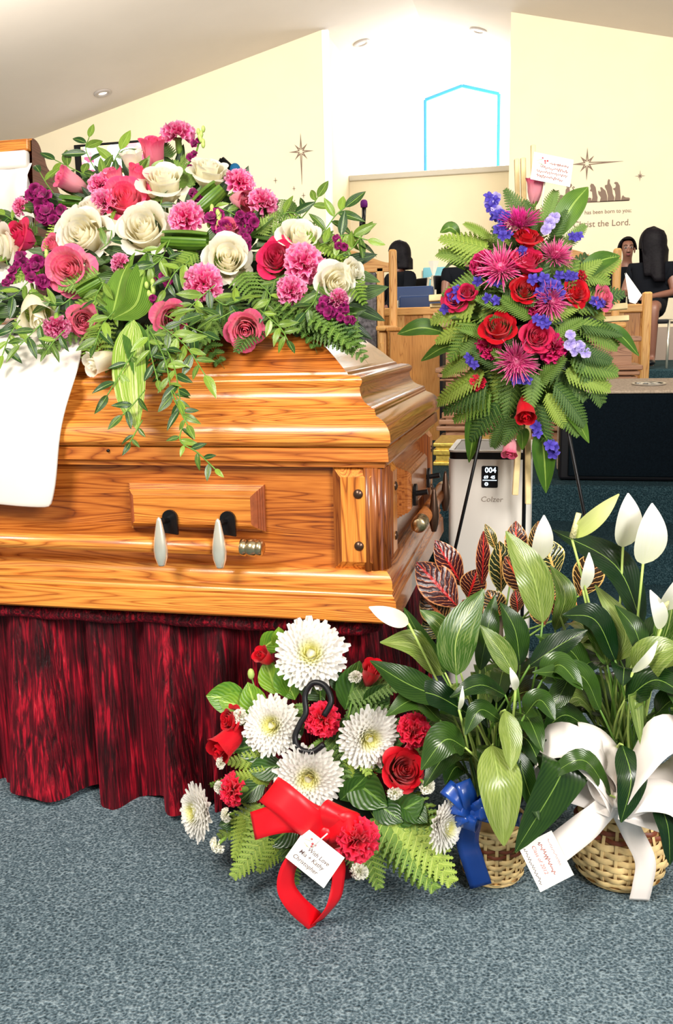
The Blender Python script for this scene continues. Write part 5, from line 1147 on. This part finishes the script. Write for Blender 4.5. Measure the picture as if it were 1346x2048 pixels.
# ------------------------------------------------------------------ clergy chairs
def clergy_chair(name, label, cy, post_px, sgn, ztop, arm_y):
    """post at image post_px is the outer post; the chair extends to -sgn in x"""
    s = pxs(at(post_px, 600, cy)); xp = at(post_px, 600, cy).x; W = .62
    t = thing(name, (xp-sgn*W/2, cy+.2, .42), label, 'chair', 'clergy chairs')
    x = lambda d: xp-sgn*d
    def bx(n, xa, xb, ya_, yb_, za, zb_, mat, bev=.004): return MB().box((min(xa, xb), ya_, za), (max(xa, xb), yb_, zb_)).build(n, mat, t, smooth=False, bevel=bev)
    za = at(post_px, arm_y, cy).z
    for d in (0, W): bx('post', x(d-.022), x(d+.022), cy, cy+.05, .42, ztop, POAKZ, .012)
    for d in (.075, W-.075): bx('stile', x(d-.020), x(d+.020), cy+.01, cy+.045, .80, ztop-.10, POAKZ)
    bx('back_pad', x(.10), x(W-.10), cy+.012, cy+.05, .84, ztop-.125, GREYF, .01)
    bx('back_rail', x(.02), x(W-.02), cy+.01, cy+.045, ztop-.125, ztop-.095, POAKX)
    m = MB(); n = 28; pts = []
    for k in range(n+1):
        u = k/n; h = .0+.075*(.5-.5*math.cos(2*PI*u))**.8+.012*math.sin(u*PI)
        pts.append((x(.022+(W-.044)*u), ztop-.075+h))
    poly = pts+[(x(W-.022), ztop-.10), (x(.022), ztop-.10)]
    m.prism(poly, -(cy+.045), -(cy+.008), Matrix.Rotation(PI/2, 4, 'X')); m.build('crest', POAKX, t, smooth=False)
    for d in (0, W):
        bx('arm', x(d-.03), x(d+.03), cy-.40, cy+.01, za-.015, za+.015, POAKX, .012)
        bx('arm_support', x(d-.022), x(d+.022), cy-.36, cy-.31, .42, za-.015, POAKZ, .008)
        raised(MB(), min(x(d-.012), x(d+.012)), max(x(d-.012), x(d+.012)), .50, za-.08, [(0, 0), (0, .004), (.003, .006)]).build('support_inlay', POAKZ, t, Matrix.Translation((0, cy-.36, 0)), smooth=False)
    bx('seat', x(.0), x(W), cy-.38, cy+.02, .78, .86, GREYF, .02)
    bx('front_rail', x(.0), x(W), cy-.36, cy-.33, .70, .78, POAKX)
    for d in (.12, .31, .50): bx('front_slat', x(d-.02), x(d+.02), cy-.355, cy-.335, .46, .70, POAKZ)
    bx('bottom_rail', x(.0), x(W), cy-.36, cy-.33, .43, .48, POAKX)
    return t
clergy_chair('clergy_chair', 'oak clergy chair with grey tweed back between casket and pulpit', 5.3, 785, 1, at(785, 498, 5.3).z, 657)
clergy_chair('clergy_chair', 'oak clergy chair half hidden behind the standing spray', 5.3, 1232, 1, at(1232, 496, 5.3).z, 651)

# ------------------------------------------------------------------ choir rails
def choir_rail(label, xa, xb, cy, ztop, posts):
    t = thing('choir_rail', ((xa+xb)/2, cy, .42), label, 'railing', 'choir rails')
    MB().box((xa, cy-.03, ztop-.05), (xb, cy+.03, ztop)).build('top_rail', POAKX, t, smooth=False, bevel=.006)
    MB().box((xa, cy-.02, .44), (xb, cy+.02, .52)).build('bottom_rail', POAKX, t, smooth=False, bevel=.004)
    MB().box((xa, cy-.006, .5), (xb, cy+.006, ztop-.05)).build('back_panel', VENEER, t, smooth=False)
    n = max(2, int((xb-xa)/.16))
    for k in range(n+1):
        x = xa+(xb-xa)*k/n; MB().box((x-.025, cy-.018, .5), (x+.025, cy+.018, ztop-.05)).build('stile', POAKZ, t, smooth=False, bevel=.003)
    for x, zt in posts: MB().box((x-.028, cy-.04, .42), (x+.028, cy+.04, zt)).build('end_post', POAKZ, t, smooth=False, bevel=.012)
    return t
ry = 5.9
choir_rail('oak choir rail behind the pulpit in front of the navy chairs', at(700, 620, ry).x, at(960, 620, ry).x, ry, at(820, 615, ry).z, [])
choir_rail('oak choir rail with a square end post right of the standing spray', at(1190, 620, ry).x, at(1290, 620, ry).x, ry, at(1250, 609, ry).z, [(at(1293, 620, ry).x, at(1293, 584, ry).z)])

# ------------------------------------------------------------------ chairs behind the rail
def stack_chair(label, px0, px1, py0, py1, cy, pad, group=None, name='padded_chair', fl=.42):
    a, b = at(px0, py1, cy), at(px1, py0, cy); t = thing(name, ((a.x+b.x)/2, cy+.2, fl), label, 'chair', group)
    zs = fl+.45
    MB().box((a.x, cy, max(zs+.08, a.z)), (b.x, cy+.05, b.z)).build('backrest', pad, t, smooth=False, bevel=.012)
    MB().box((a.x, cy+.04, zs-.03), (b.x, cy+.46, zs+.04)).build('seat', pad, t, smooth=False, bevel=.015)
    for x in (a.x-.012, b.x+.012):
        MB().tube([(x, cy+.03, b.z-.03), (x, cy+.03, zs), (x, cy-.02, fl)], .011, 8).build('leg', CHROME, t); MB().tube([(x, cy+.06, zs), (x, cy+.44, zs), (x, cy+.47, fl)], .011, 8).build('leg', CHROME, t)
    return t
stack_chair('navy padded chair nearest the choir rail', 798, 886, 589, 640, 6.4, NAVY, 'navy chairs')
stack_chair('navy padded chair behind the nearest navy one, under the seated person', 790, 866, 571, 630, 7.1, NAVY, 'navy chairs')
stack_chair('turquoise chair by the alcove wall', 846, 896, 533, 575, 9.36, TURQ, None, 'turquoise_chair', .67)
lp = at(866, 555, 9.0); s = pxs(lp)
lamp = thing('paper_cone', lp, 'white folded paper cone in front of the turquoise chair', 'paper')
m = MB(); P = [at(853,518,9.0), at(869,518,9.0), at(876,553,9.0), at(860,540,9.02)]
m.lathe([(.003, 0), (.055, .16), (.052, .16), (.002, .004)], 4, Matrix.Translation((lp.x, 9.05, lp.z)), caps=False); m.build('cone', PAPER, lamp, smooth=False)
bx0, bx1 = at(862, 600, 8.9), at(892, 556, 8.9)
side = thing('tan_cabinet', ((bx0.x+bx1.x)/2, 9.1, .67), 'small tan cabinet carrying the white paper cone', 'cabinet')
MB().box((bx0.x, 8.9, .67), (bx1.x, 9.25, lp.z-.02)).build('body', plain('tan_paint', (.72,.55,.38), .6), side, smooth=False)
MB().box((bx0.x-.015, 8.885, lp.z-.02), (bx1.x+.015, 9.265, lp.z)).build('top', plain('tan_top', (.80,.64,.46), .5), side, smooth=False, bevel=.004)

# ------------------------------------------------------------------ microphones, television, wall decals
mp = at(727, 460, 5.6); mt_ = at(728, 412, 5.6); s = pxs(mp)
mic = thing('microphone_stand', (mp.x, 5.6, .42), 'microphone with purple foam cap on a thin stand beside the clergy chair', 'microphone')
MB().lathe([(.003, -.02), (.0068*s*1000, -.018), (.0075*s*1000, .0), (.0068*s*1000, .018), (.004*s*1000, .026), (.0005, .028)], 16, Matrix.Translation(mt_+V((0, 0, .01)))).build('foam_cap', PURPLEF, mic)
MB().tube([mt_+V((0, 0, -.01)), mp], [.014, .010], 10).build('microphone_body', BLACKM, mic); MB().tube([mp+V((-.012, 0, .05)), mp+V((-.012, 0, .02))], .014, 8).build('clip', BLACKP, mic)
MB().tube([mp, (mp.x, 5.6, .42)], .0035, 6).build('stand_pole', CHROME, mic); MB().lathe([(.11, 0), (.11, .012), (.02, .03), (.005, .03)], 20, Matrix.Translation((mp.x, 5.6, .42))).build('stand_base', BLACKM, mic)
b1 = at(470, 340, 4.6)
mic2 = thing('microphone_stand', (b1.x, 4.6, .42), 'microphone with blue foam cap on a black clip behind the spray', 'microphone')
MB().ball(b1, (.030, .030, .034), 14, 10).build('foam_cap', BLUEF, mic2); MB().tube([at(444, 318, 4.6), at(462, 338, 4.6)], [.014, .02], 10).build('microphone_body', BLACKM, mic2); MB().tube([at(444, 318, 4.6), at(430, 345, 4.6), (at(430, 345, 4.6).x, 4.6, .42)], .012, 8).build('stand_pole', BLACKM, mic2)
tv0, tv1 = at(147, 290, 9.9), at(329, 283, 9.9); tz1 = tv0.z; tz0 = tz1-.66
tv = thing('television', ((tv0.x+tv1.x)/2, 9.95, tz0), 'wall television showing a photo collage, behind the spray', 'television')
MB().box((tv0.x, 9.90, tz0), (tv1.x, 9.98, tz1)).build('housing', BLACKP, tv, smooth=False, bevel=.006)
SCR, nt, b_ = nodes('collage_screen'); tc = N(nt, 'ShaderNodeTexCoord'); vo = N(nt, 'ShaderNodeTexVoronoi', Scale=9.0); lk(nt, tc.outputs['Generated'], vo.inputs['Vector'])
vo.distance = 'CHEBYCHEV'; r_ = ramp(nt, [(0, (.95,.97,1)), (.45, (.95,.97,1)), (.52, (.85,.35,.40)), (.62, (.95,.75,.35)), (.75, (.80,.88,.98)), (.88, (.45,.10,.22)), (1, (.98,.95,.95))], 'CONSTANT'); sp_ = N(nt, 'ShaderNodeSeparateXYZ'); lk(nt, vo.outputs['Color'], sp_.inputs[0]); lk(nt, sp_.outputs[0], r_.inputs[0])
lk(nt, r_.outputs[0], b_.inputs['Base Color']); lk(nt, r_.outputs[0], b_.inputs['Emission Color']); b_.inputs['Emission Strength'].default_value = .8
MB().box((tv0.x+.09, 9.894, tz0+.03), (tv1.x-.02, 9.90, tz1-.03)).build('screen', SCR, tv, smooth=False)
MB().box((tv0.x+.3, 9.97, tz0+.2), (tv1.x-.3, 10.0, tz1-.2)).build('wall_mount', BLACKM, tv, smooth=False)
WD = WY-.003
def star_poly(c, tips, inner):
    out = []; n = len(tips)
    for k, (dx, dz) in enumerate(tips):
        out.append((c.x+dx, c.z+dz)); ex, ez = tips[(k+1) % n]; a = math.atan2(dz, dx); b = math.atan2(ez, ex); dlt = (b-a+PI) % (2*PI)-PI; am = a+dlt/2
        out.append((c.x+inner*math.cos(am), c.z+inner*math.sin(am)))
    return out
WM_ = Matrix.Rotation(PI/2, 4, 'X')
def decal(name, poly, label, cat, group=None, hollow=None):
    m = MB(); M = Matrix.Translation((0, WD, 0)) @ WM_
    if hollow:
        n = len(poly); a = [m.vert(M @ V((*p, .002))) for p in poly]; b = [m.vert(M @ V((*p, .002))) for p in hollow]; a2 = [m.vert(M @ V((*p, -.002))) for p in poly]
        for i in range(n): j = (i+1) % n; m.face(a[i], a[j], b[j], b[i]); m.face(a2[i], a2[j], a[j], a[i])
    else: m.prism(poly, -.002, .002, M)
    return tag(m.build(name, DECAL, None, smooth=False), label, cat, group)
def px_star(cx, cy, tips, inner, hollow, label, group=None):
    c = at(cx, cy, WD); s = pxs(c); T_ = [(x*s, -y*s) for x, y in tips]; P_ = star_poly(c, T_, inner*s)
    Hh = [(c.x+(x-c.x)*.45, c.z+(z-c.z)*.45) for x, z in P_] if hollow else None
    return decal('star_decal', P_, label, 'wall decal', group, Hh)
big = lambda L, D, R_, U: [(0, -U), (13, -14), (R_, 0), (13, 15), (0, D), (-13, 15), (-L, 0), (-13, -14)]
px_star(602, 303, big(25, 63, 26, 34), 6, True, 'large eight-pointed star decal with a long lower ray, left of the alcove', 'star decals')
px_star(1174, 327, big(30, 32, 70, 30), 7, True, 'large eight-pointed star decal with a long right ray above the nativity', 'star decals')
px_star(1280, 352, [(0,-11),(4,-4),(10,0),(4,4),(0,10),(-4,4),(-10,0),(-4,-4)], 2.2, False, 'small eight-pointed star decal at the far right of the wall', 'star decals')
four = lambda r: [(0, -r), (r*.8, 0), (0, r), (-r*.8, 0)]
for x, y, r, l in ((551,361,6,'tiny four-pointed star decal just left of the large star'), (588,377,5,'tiny four-pointed star decal under the large left star'), (607,391,6,'lowest tiny four-pointed star decal under the large left star'), (501,371,5,'tiny four-pointed star decal nearest the flower spray')): px_star(x, y, four(r), 1, False, l, 'star decals')
# nativity silhouettes, traced in wall coordinates
def zp(x, y): p = at(1000+x*.2229, 270+y*.2229, WD); return (p.x, p.z)
nat = thing('nativity_decal', at(1190, 405, WD), 'brown nativity silhouette decal under the right star', 'wall decal')
figs = {'camel_figure': [(470,612),(520,585),(530,560),(525,548),(545,536),(572,545),(560,556),(556,580),(540,612)],
 'shepherd_figure': [(580,612),(585,540),(590,490),(610,462),(622,440),(640,437),(646,452),(636,470),(622,476),(630,520),(626,560),(632,612)],
 'kneeling_figure': [(632,610),(640,560),(670,520),(680,495),(696,492),(700,508),(690,525),(680,560),(678,606)],
 'manger': [(778,602),(780,570),(800,562),(818,566),(822,602)],
 'mother_figure': [(818,602),(830,560),(826,510),(806,500),(815,480),(808,455),(818,436),(838,440),(858,470),(866,520),(876,560),(872,600)],
 'crowned_figure': [(895,600),(905,560),(884,530),(880,505),(890,500),(896,512),(906,500),(898,470),(914,468),(924,480),(946,500),(960,545),(962,598)],
 'tall_king_figure': [(964,598),(968,545),(958,500),(940,465),(942,450),(962,446),(966,410),(974,395),(986,402),(984,430),(1004,470),(1012,530),(1026,560),(1024,594)],
 'bearded_figure': [(1028,594),(1036,540),(1030,500),(1012,482),(1036,470),(1040,445),(1022,432),(1034,420),(1056,424),(1074,455),(1080,520),(1084,592)],
 'lamb_figure': [(1084,592),(1090,570),(1096,548),(1106,540),(1112,552),(1130,560),(1160,562),(1166,575),(1158,588)],
 'ground_line': [(470,614),(780,600),(1160,582),(1160,590),(780,608),(470,622)]}
for k, pl in figs.items(): MB().prism([zp(*q) for q in pl][::-1], -.002, .002, Matrix.Translation((0, WD, 0)) @ WM_).build(k, DECAL, nat, smooth=False)
for k, pl in (('crook', [(600,470),(598,440),(606,430),(612,440)]), ('crook', [(665,500),(650,470),(660,462),(668,474)])): MB().tube([V((zp(*q)[0], WD, zp(*q)[1])) for q in pl], .004, 6).build(k, DECAL, nat)
def wall_text(s, px, py, hpx, label, xs):
    p = at(px, py, WD); o = text(None, s, hpx*pxs(p)*1.35, Matrix.Translation((p.x, WD-.001, p.z)) @ WM_ , DECAL, 'wall_lettering', .001, 'RIGHT', xs=xs); return tag(o, label, 'lettering', None)
wall_text('has been born to you;', 1263, 424, 8.2, 'small brown wall lettering reading has been born to you', .92)
wall_text('Christ the Lord.', 1261, 450, 12.8, 'large brown wall lettering reading Christ the Lord', .98)

# ------------------------------------------------------------------ people in the choir
def skinmesh(name, parent, J, E_, mat, lvl=2, root=0):
    me = bpy.data.meshes.new(name); keys = list(J); idx = {k: i for i, k in enumerate(keys)}
    me.from_pydata([tuple(J[k][0]) for k in keys], [(idx[a], idx[b]) for a, b in E_], []); me.materials.append(mat)
    o = bpy.data.objects.new(name, me); col.objects.link(o); place(o, parent, None)
    md = o.modifiers.new('skin', 'SKIN'); md.use_smooth_shade = True
    for i, k in enumerate(keys):
        r = J[k][1]; r = r if hasattr(r, '__len__') else (r, r); me.skin_vertices[0].data[i].radius = r; me.skin_vertices[0].data[i].use_root = (i == root)
    sb = o.modifiers.new('sub', 'SUBSURF'); sb.levels = lvl; sb.render_levels = lvl
    return o
def person(label, P, yaw, s, head_yaw, sleeves='short', hair='long', skin=SKIN, hands_at=None, hip=1.0, dress=True):
    t = thing('person', (P[0], P[1], .67), label, 'person')
    c, sn = math.cos(yaw), math.sin(yaw)
    def L(x, y, z): return V((P[0]+s*(x*c-y*sn), P[1]+s*(x*sn+y*c), P[2]+s*z))    # person faces local -Y
    hy = head_yaw; hc, hs = math.cos(hy), math.sin(hy)
    HZ = .73
    def Hd(x, y, z): return L(x*hc-y*hs, x*hs+y*hc-.02, HZ+z)
    hand = hands_at or [(-.16, -.36, .12), (.10, -.36, .12)]
    J = {'pelvis': (L(0, 0, .08), (.15*s*hip, .11*s)), 'waist': (L(0, 0, .24), (.13*s, .10*s)), 'chest': (L(0, .0, .42), (.155*s, .105*s)), 'neckb': (L(0, -.0, .54), .062*s), 'neck': (L(0, -.015, .62), .052*s), 'jaw': (Hd(0, -.035, -.055), (.058*s, .062*s)), 'face': (Hd(0, -.012, .01), (.072*s, .085*s)), 'crown': (Hd(0, .012, .075), (.068*s, .078*s)), 'top': (Hd(0, .012, .105), (.035*s, .045*s))}
    E_ = [('pelvis', 'waist'), ('waist', 'chest'), ('chest', 'neckb'), ('neckb', 'neck'), ('neck', 'jaw'), ('jaw', 'face'), ('face', 'crown'), ('crown', 'top')]
    for sg, nm in ((-1, 'l'), (1, 'r')):
        h = V(hand[0 if sg < 0 else 1]); sh = V((sg*.19, .0, .47)); el = V((sg*.26, -.08, .22)); mid = el.lerp(h, .85)
        J[nm+'sh'] = (L(*sh), .062*s); J[nm+'el'] = (L(*el), .046*s); J[nm+'wr'] = (L(*mid), .030*s); J[nm+'pa'] = (L(*h), (.036*s, .018*s))
        E_ += [('chest', nm+'sh'), (nm+'sh', nm+'el'), (nm+'el', nm+'wr'), (nm+'wr', nm+'pa')]
        dirn = (h-mid).normalized()
        for f, (off, ln) in enumerate(((-.028, .06), (-.010, .075), (.010, .07), (.028, .055))):
            k = nm+'f%d' % f; J[k] = (L(*(h+V((off, -.012, .004))+dirn*.03)), .0095*s); J[k+'t'] = (L(*(h+V((off*1.1, -.02, -.012))+dirn*ln)), .008*s); E_ += [(nm+'pa', k), (k, k+'t')]
        k = nm+'th'; J[k] = (L(*(h+V((-sg*.04, -.01, .012)))), .010*s); E_ += [(nm+'pa', k)]
        J[nm+'hp'] = (L(sg*.09, -.06, .06), .092*s*hip); J[nm+'kn'] = (L(sg*.11, -.46, .07), .064*s); J[nm+'cf'] = (L(sg*.11, -.45, -.14), .055*s); J[nm+'an'] = (L(sg*.11, -.42, -.46), .036*s); J[nm+'to'] = (L(sg*.12, -.58, -.52), (.036*s, .026*s))
        E_ += [('pelvis', nm+'hp'), (nm+'hp', nm+'kn'), (nm+'kn', nm+'cf'), (nm+'cf', nm+'an'), (nm+'an', nm+'to')]
    body = skinmesh('body', t, J, E_, skin)
    D = {k: (J[k][0], tuple(q*1.22+.014*s for q in (J[k][1] if hasattr(J[k][1], '__len__') else (J[k][1],)*2))) for k in ('pelvis', 'waist', 'chest')}
    D['neckb'] = (L(0, .0, .535), .088*s)
    DE = [('pelvis', 'waist'), ('waist', 'chest'), ('chest', 'neckb')]
    for nm in 'lr':
        D[nm+'sh'] = (J[nm+'sh'][0], .092*s); D[nm+'ms'] = (J[nm+'sh'][0].lerp(J[nm+'el'][0], .55 if sleeves == 'short' else .98), .068*s if sleeves == 'short' else .058*s); DE += [('chest', nm+'sh'), (nm+'sh', nm+'ms')]
        if sleeves == 'long': D[nm+'cu'] = (J[nm+'el'][0].lerp(J[nm+'wr'][0], .9), .042*s); DE += [(nm+'ms', nm+'cu')]
        D[nm+'hp'] = (J[nm+'hp'][0], .112*s*hip); D[nm+'lp'] = (J[nm+'hp'][0].lerp(J[nm+'kn'][0], .80 if dress else 1.0), .092*s*hip); DE += [('pelvis', nm+'hp'), (nm+'hp', nm+'lp')]
        if not dress: D[nm+'sn'] = (J[nm+'an'][0], .055*s); DE += [(nm+'lp', nm+'sn')]
        MB().ball((0, 0, 0), (.045*s, .11*s, .03*s), 12, 8, Matrix.Translation(J[nm+'to'][0]+(J[nm+'an'][0]-J[nm+'to'][0])*.35) @ Matrix.Rotation(yaw, 4, 'Z')).build('shoe', BLACKP, t)
    skinmesh('dress' if dress else 'clothes', t, D, DE, BLACKC)
    # face
    HM = Matrix.Translation(Hd(0, 0, 0)) @ Matrix.Rotation(yaw+hy, 4, 'Z') @ Matrix.Diagonal((s, s, s, 1))
    m = MB(); m.lathe([(.020, -.034), (.024, -.028), (.019, -.016), (.012, .004), (.004, .022)], 10, HM @ Matrix.Translation((0, -.086, 0)) @ Matrix.Diagonal((1, 1.1, 1, 1))); m.build('nose', skin, body)
    for sg in (-1, 1): MB().ball((sg*.078, .0, -.008), (.010, .022, .032), 8, 8, HM).build('ear', skin, body)
    for sg in (-1, 1):
        e = MB().ball((sg*.031, -.083, .018), (.0145, .010, .0085), 10, 8, HM).build('eye', EYEW, body); MB().ball((sg*.031, -.0925, .018), (.006, .003, .006), 8, 6, HM).build('pupil', HAIR, e)
        MB().tube([HM @ V((sg*.012, -.094, .040)), HM @ V((sg*.032, -.094, .047)), HM @ V((sg*.052, -.082, .041))], .0035*s, 6).build('eyebrow', HAIR, body)
    m = MB(); m.ball((0, -.093, -.054), (.026, .010, .006), 10, 6, HM); m.ball((0, -.092, -.064), (.022, .010, .007), 10, 6, HM); m.build('mouth', LIP, body)
    # hair shell
    m = MB(); rows = []; nu = 28
    vol = {'long': 1.22, 'short': .97, 'cap': 1.10}[hair]
    for j in range(13):
        q = j/12; row = []
        for i in range(nu):
            a = 2*PI*i/nu; back = math.sin(a)          # +Y is the back of the head
            zb = {'long': -.05 if back < -.86 else -.40, 'short': .105 if back < -.1 else .0, 'cap': .04 if back < -.35 else -.16}[hair]
            if hair == 'long' and -.86 < back < -.2: zb = -.34
            zt = .135*vol; z = zt+(zb-zt)*q
            up = max(0, z)/zt; r = math.sqrt(max(0, 1-up**2.4)) if z > 0 else 1.0
            rx, ry_ = .088*vol*r+(.012*math.sin(5*a)*q), .104*vol*r
            if z < -.1: rx *= 1+(-z-.1)*1.6+.10*math.sin(a*3)*q; ry_ *= .95+.06*math.sin(a*4+1)
            row.append(HM @ V((rx*math.cos(a), ry_*math.sin(a)+.012+(.02 if z < -.05 and back > 0 else 0), z)))
        rows.append(row)
    m.grid(rows, closed=True); h = m.build('hair', HAIR, t); sd_ = h.modifiers.new('thick', 'SOLIDIFY'); sd_.thickness = .018*s; sd_.offset = -1
    return t
def person_chair(P, yaw, s, label):
    t = thing('folding_chair', (P[0], P[1], .67), label, 'chair', 'chairs in the choir'); M = Matrix.Translation((P[0], P[1], 0)) @ Matrix.Rotation(yaw, 4, 'Z'); zs = P[2]-.055*s
    MB().box((-.21, -.38, zs-.04), (.21, .10, zs-.005)).build('seat', BLACKP, t, M, smooth=False, bevel=.01)
    MB().box((-.20, .15, zs+.18), (.20, .18, zs+.42)).build('backrest', BLACKP, t, M, smooth=False, bevel=.01)
    for sg in (-1, 1):
        MB().tube([(sg*.21, -.36, .67), (sg*.21, -.33, zs-.02), (sg*.21, .08, zs-.02)], .011, 8).build('leg', CHROME, t, M); MB().tube([(sg*.21, .14, .67), (sg*.21, .10, zs), (sg*.21, .165, zs+.42)], .011, 8).build('leg', CHROME, t, M)
    return t
for lab, clab, px, py, Y, yaw, s, hy, sl, hr, sk, hd, hip, dr in [
 ('person in a black short-sleeved dress with long black hair, holding a paper', 'chrome-legged chair under the person with long black hair', 1298, 628, 8.3, -.25, .80, -1.2, 'short', 'long', SKIN2, [(-.20, -.38, .20), (.00, -.34, .16)], 1.12, True),
 ('person in a dark open-necked shirt facing the camera, seated behind the post', 'chair under the person facing the camera', 1249, 640, 8.8, .05, .80, .0, 'long', 'short', SKIN2, None, 1.0, False),
 ('person in black with chin-length dark hair, seated behind the navy chairs', 'chair under the person behind the navy chairs', 801, 640, 8.3, -.8, .80, -.5, 'long', 'cap', SKIN, None, 1.05, False),
 ('person in black mostly hidden behind the left side of the standing spray', 'chair under the person hidden by the standing spray', 925, 650, 8.0, .6, .80, .2, 'short', 'short', SKIN2, None, 1.0, False)]:
    p = at(px, py, Y); p.z = .67+.45
    person(lab, p, yaw, s, hy, sl, hr, sk, hd, hip, dr); person_chair(p, yaw, s, clab)
# paper in the hand
pp = at(1268, 590, 7.95); 
prg = thing('programme', pp, 'open white printed programme held by the person with long black hair', 'paper')
for a, b, c_, d in (((1252,545,7.95), (1284,590,7.98), (1273,606,7.95), (1257,598,7.92)), ((1250,546,7.93), (1256,560,7.94), (1259,604,7.93), (1272,608,7.93))):
    m = MB(); P = [at(*q) for q in (a, b, c_, d)] ; n = (P[1]-P[0]).cross(P[3]-P[0]).normalized()*.002
    i = [m.vert(q) for q in P]+[m.vert(q+n) for q in P]; m.face(*i[:4]); m.face(*i[4:][::-1])
    for k in range(4): j = (k+1) % 4; m.face(i[k], i[j], i[4+j], i[4+k])
    m.build('page', PAPER, prg, smooth=False)
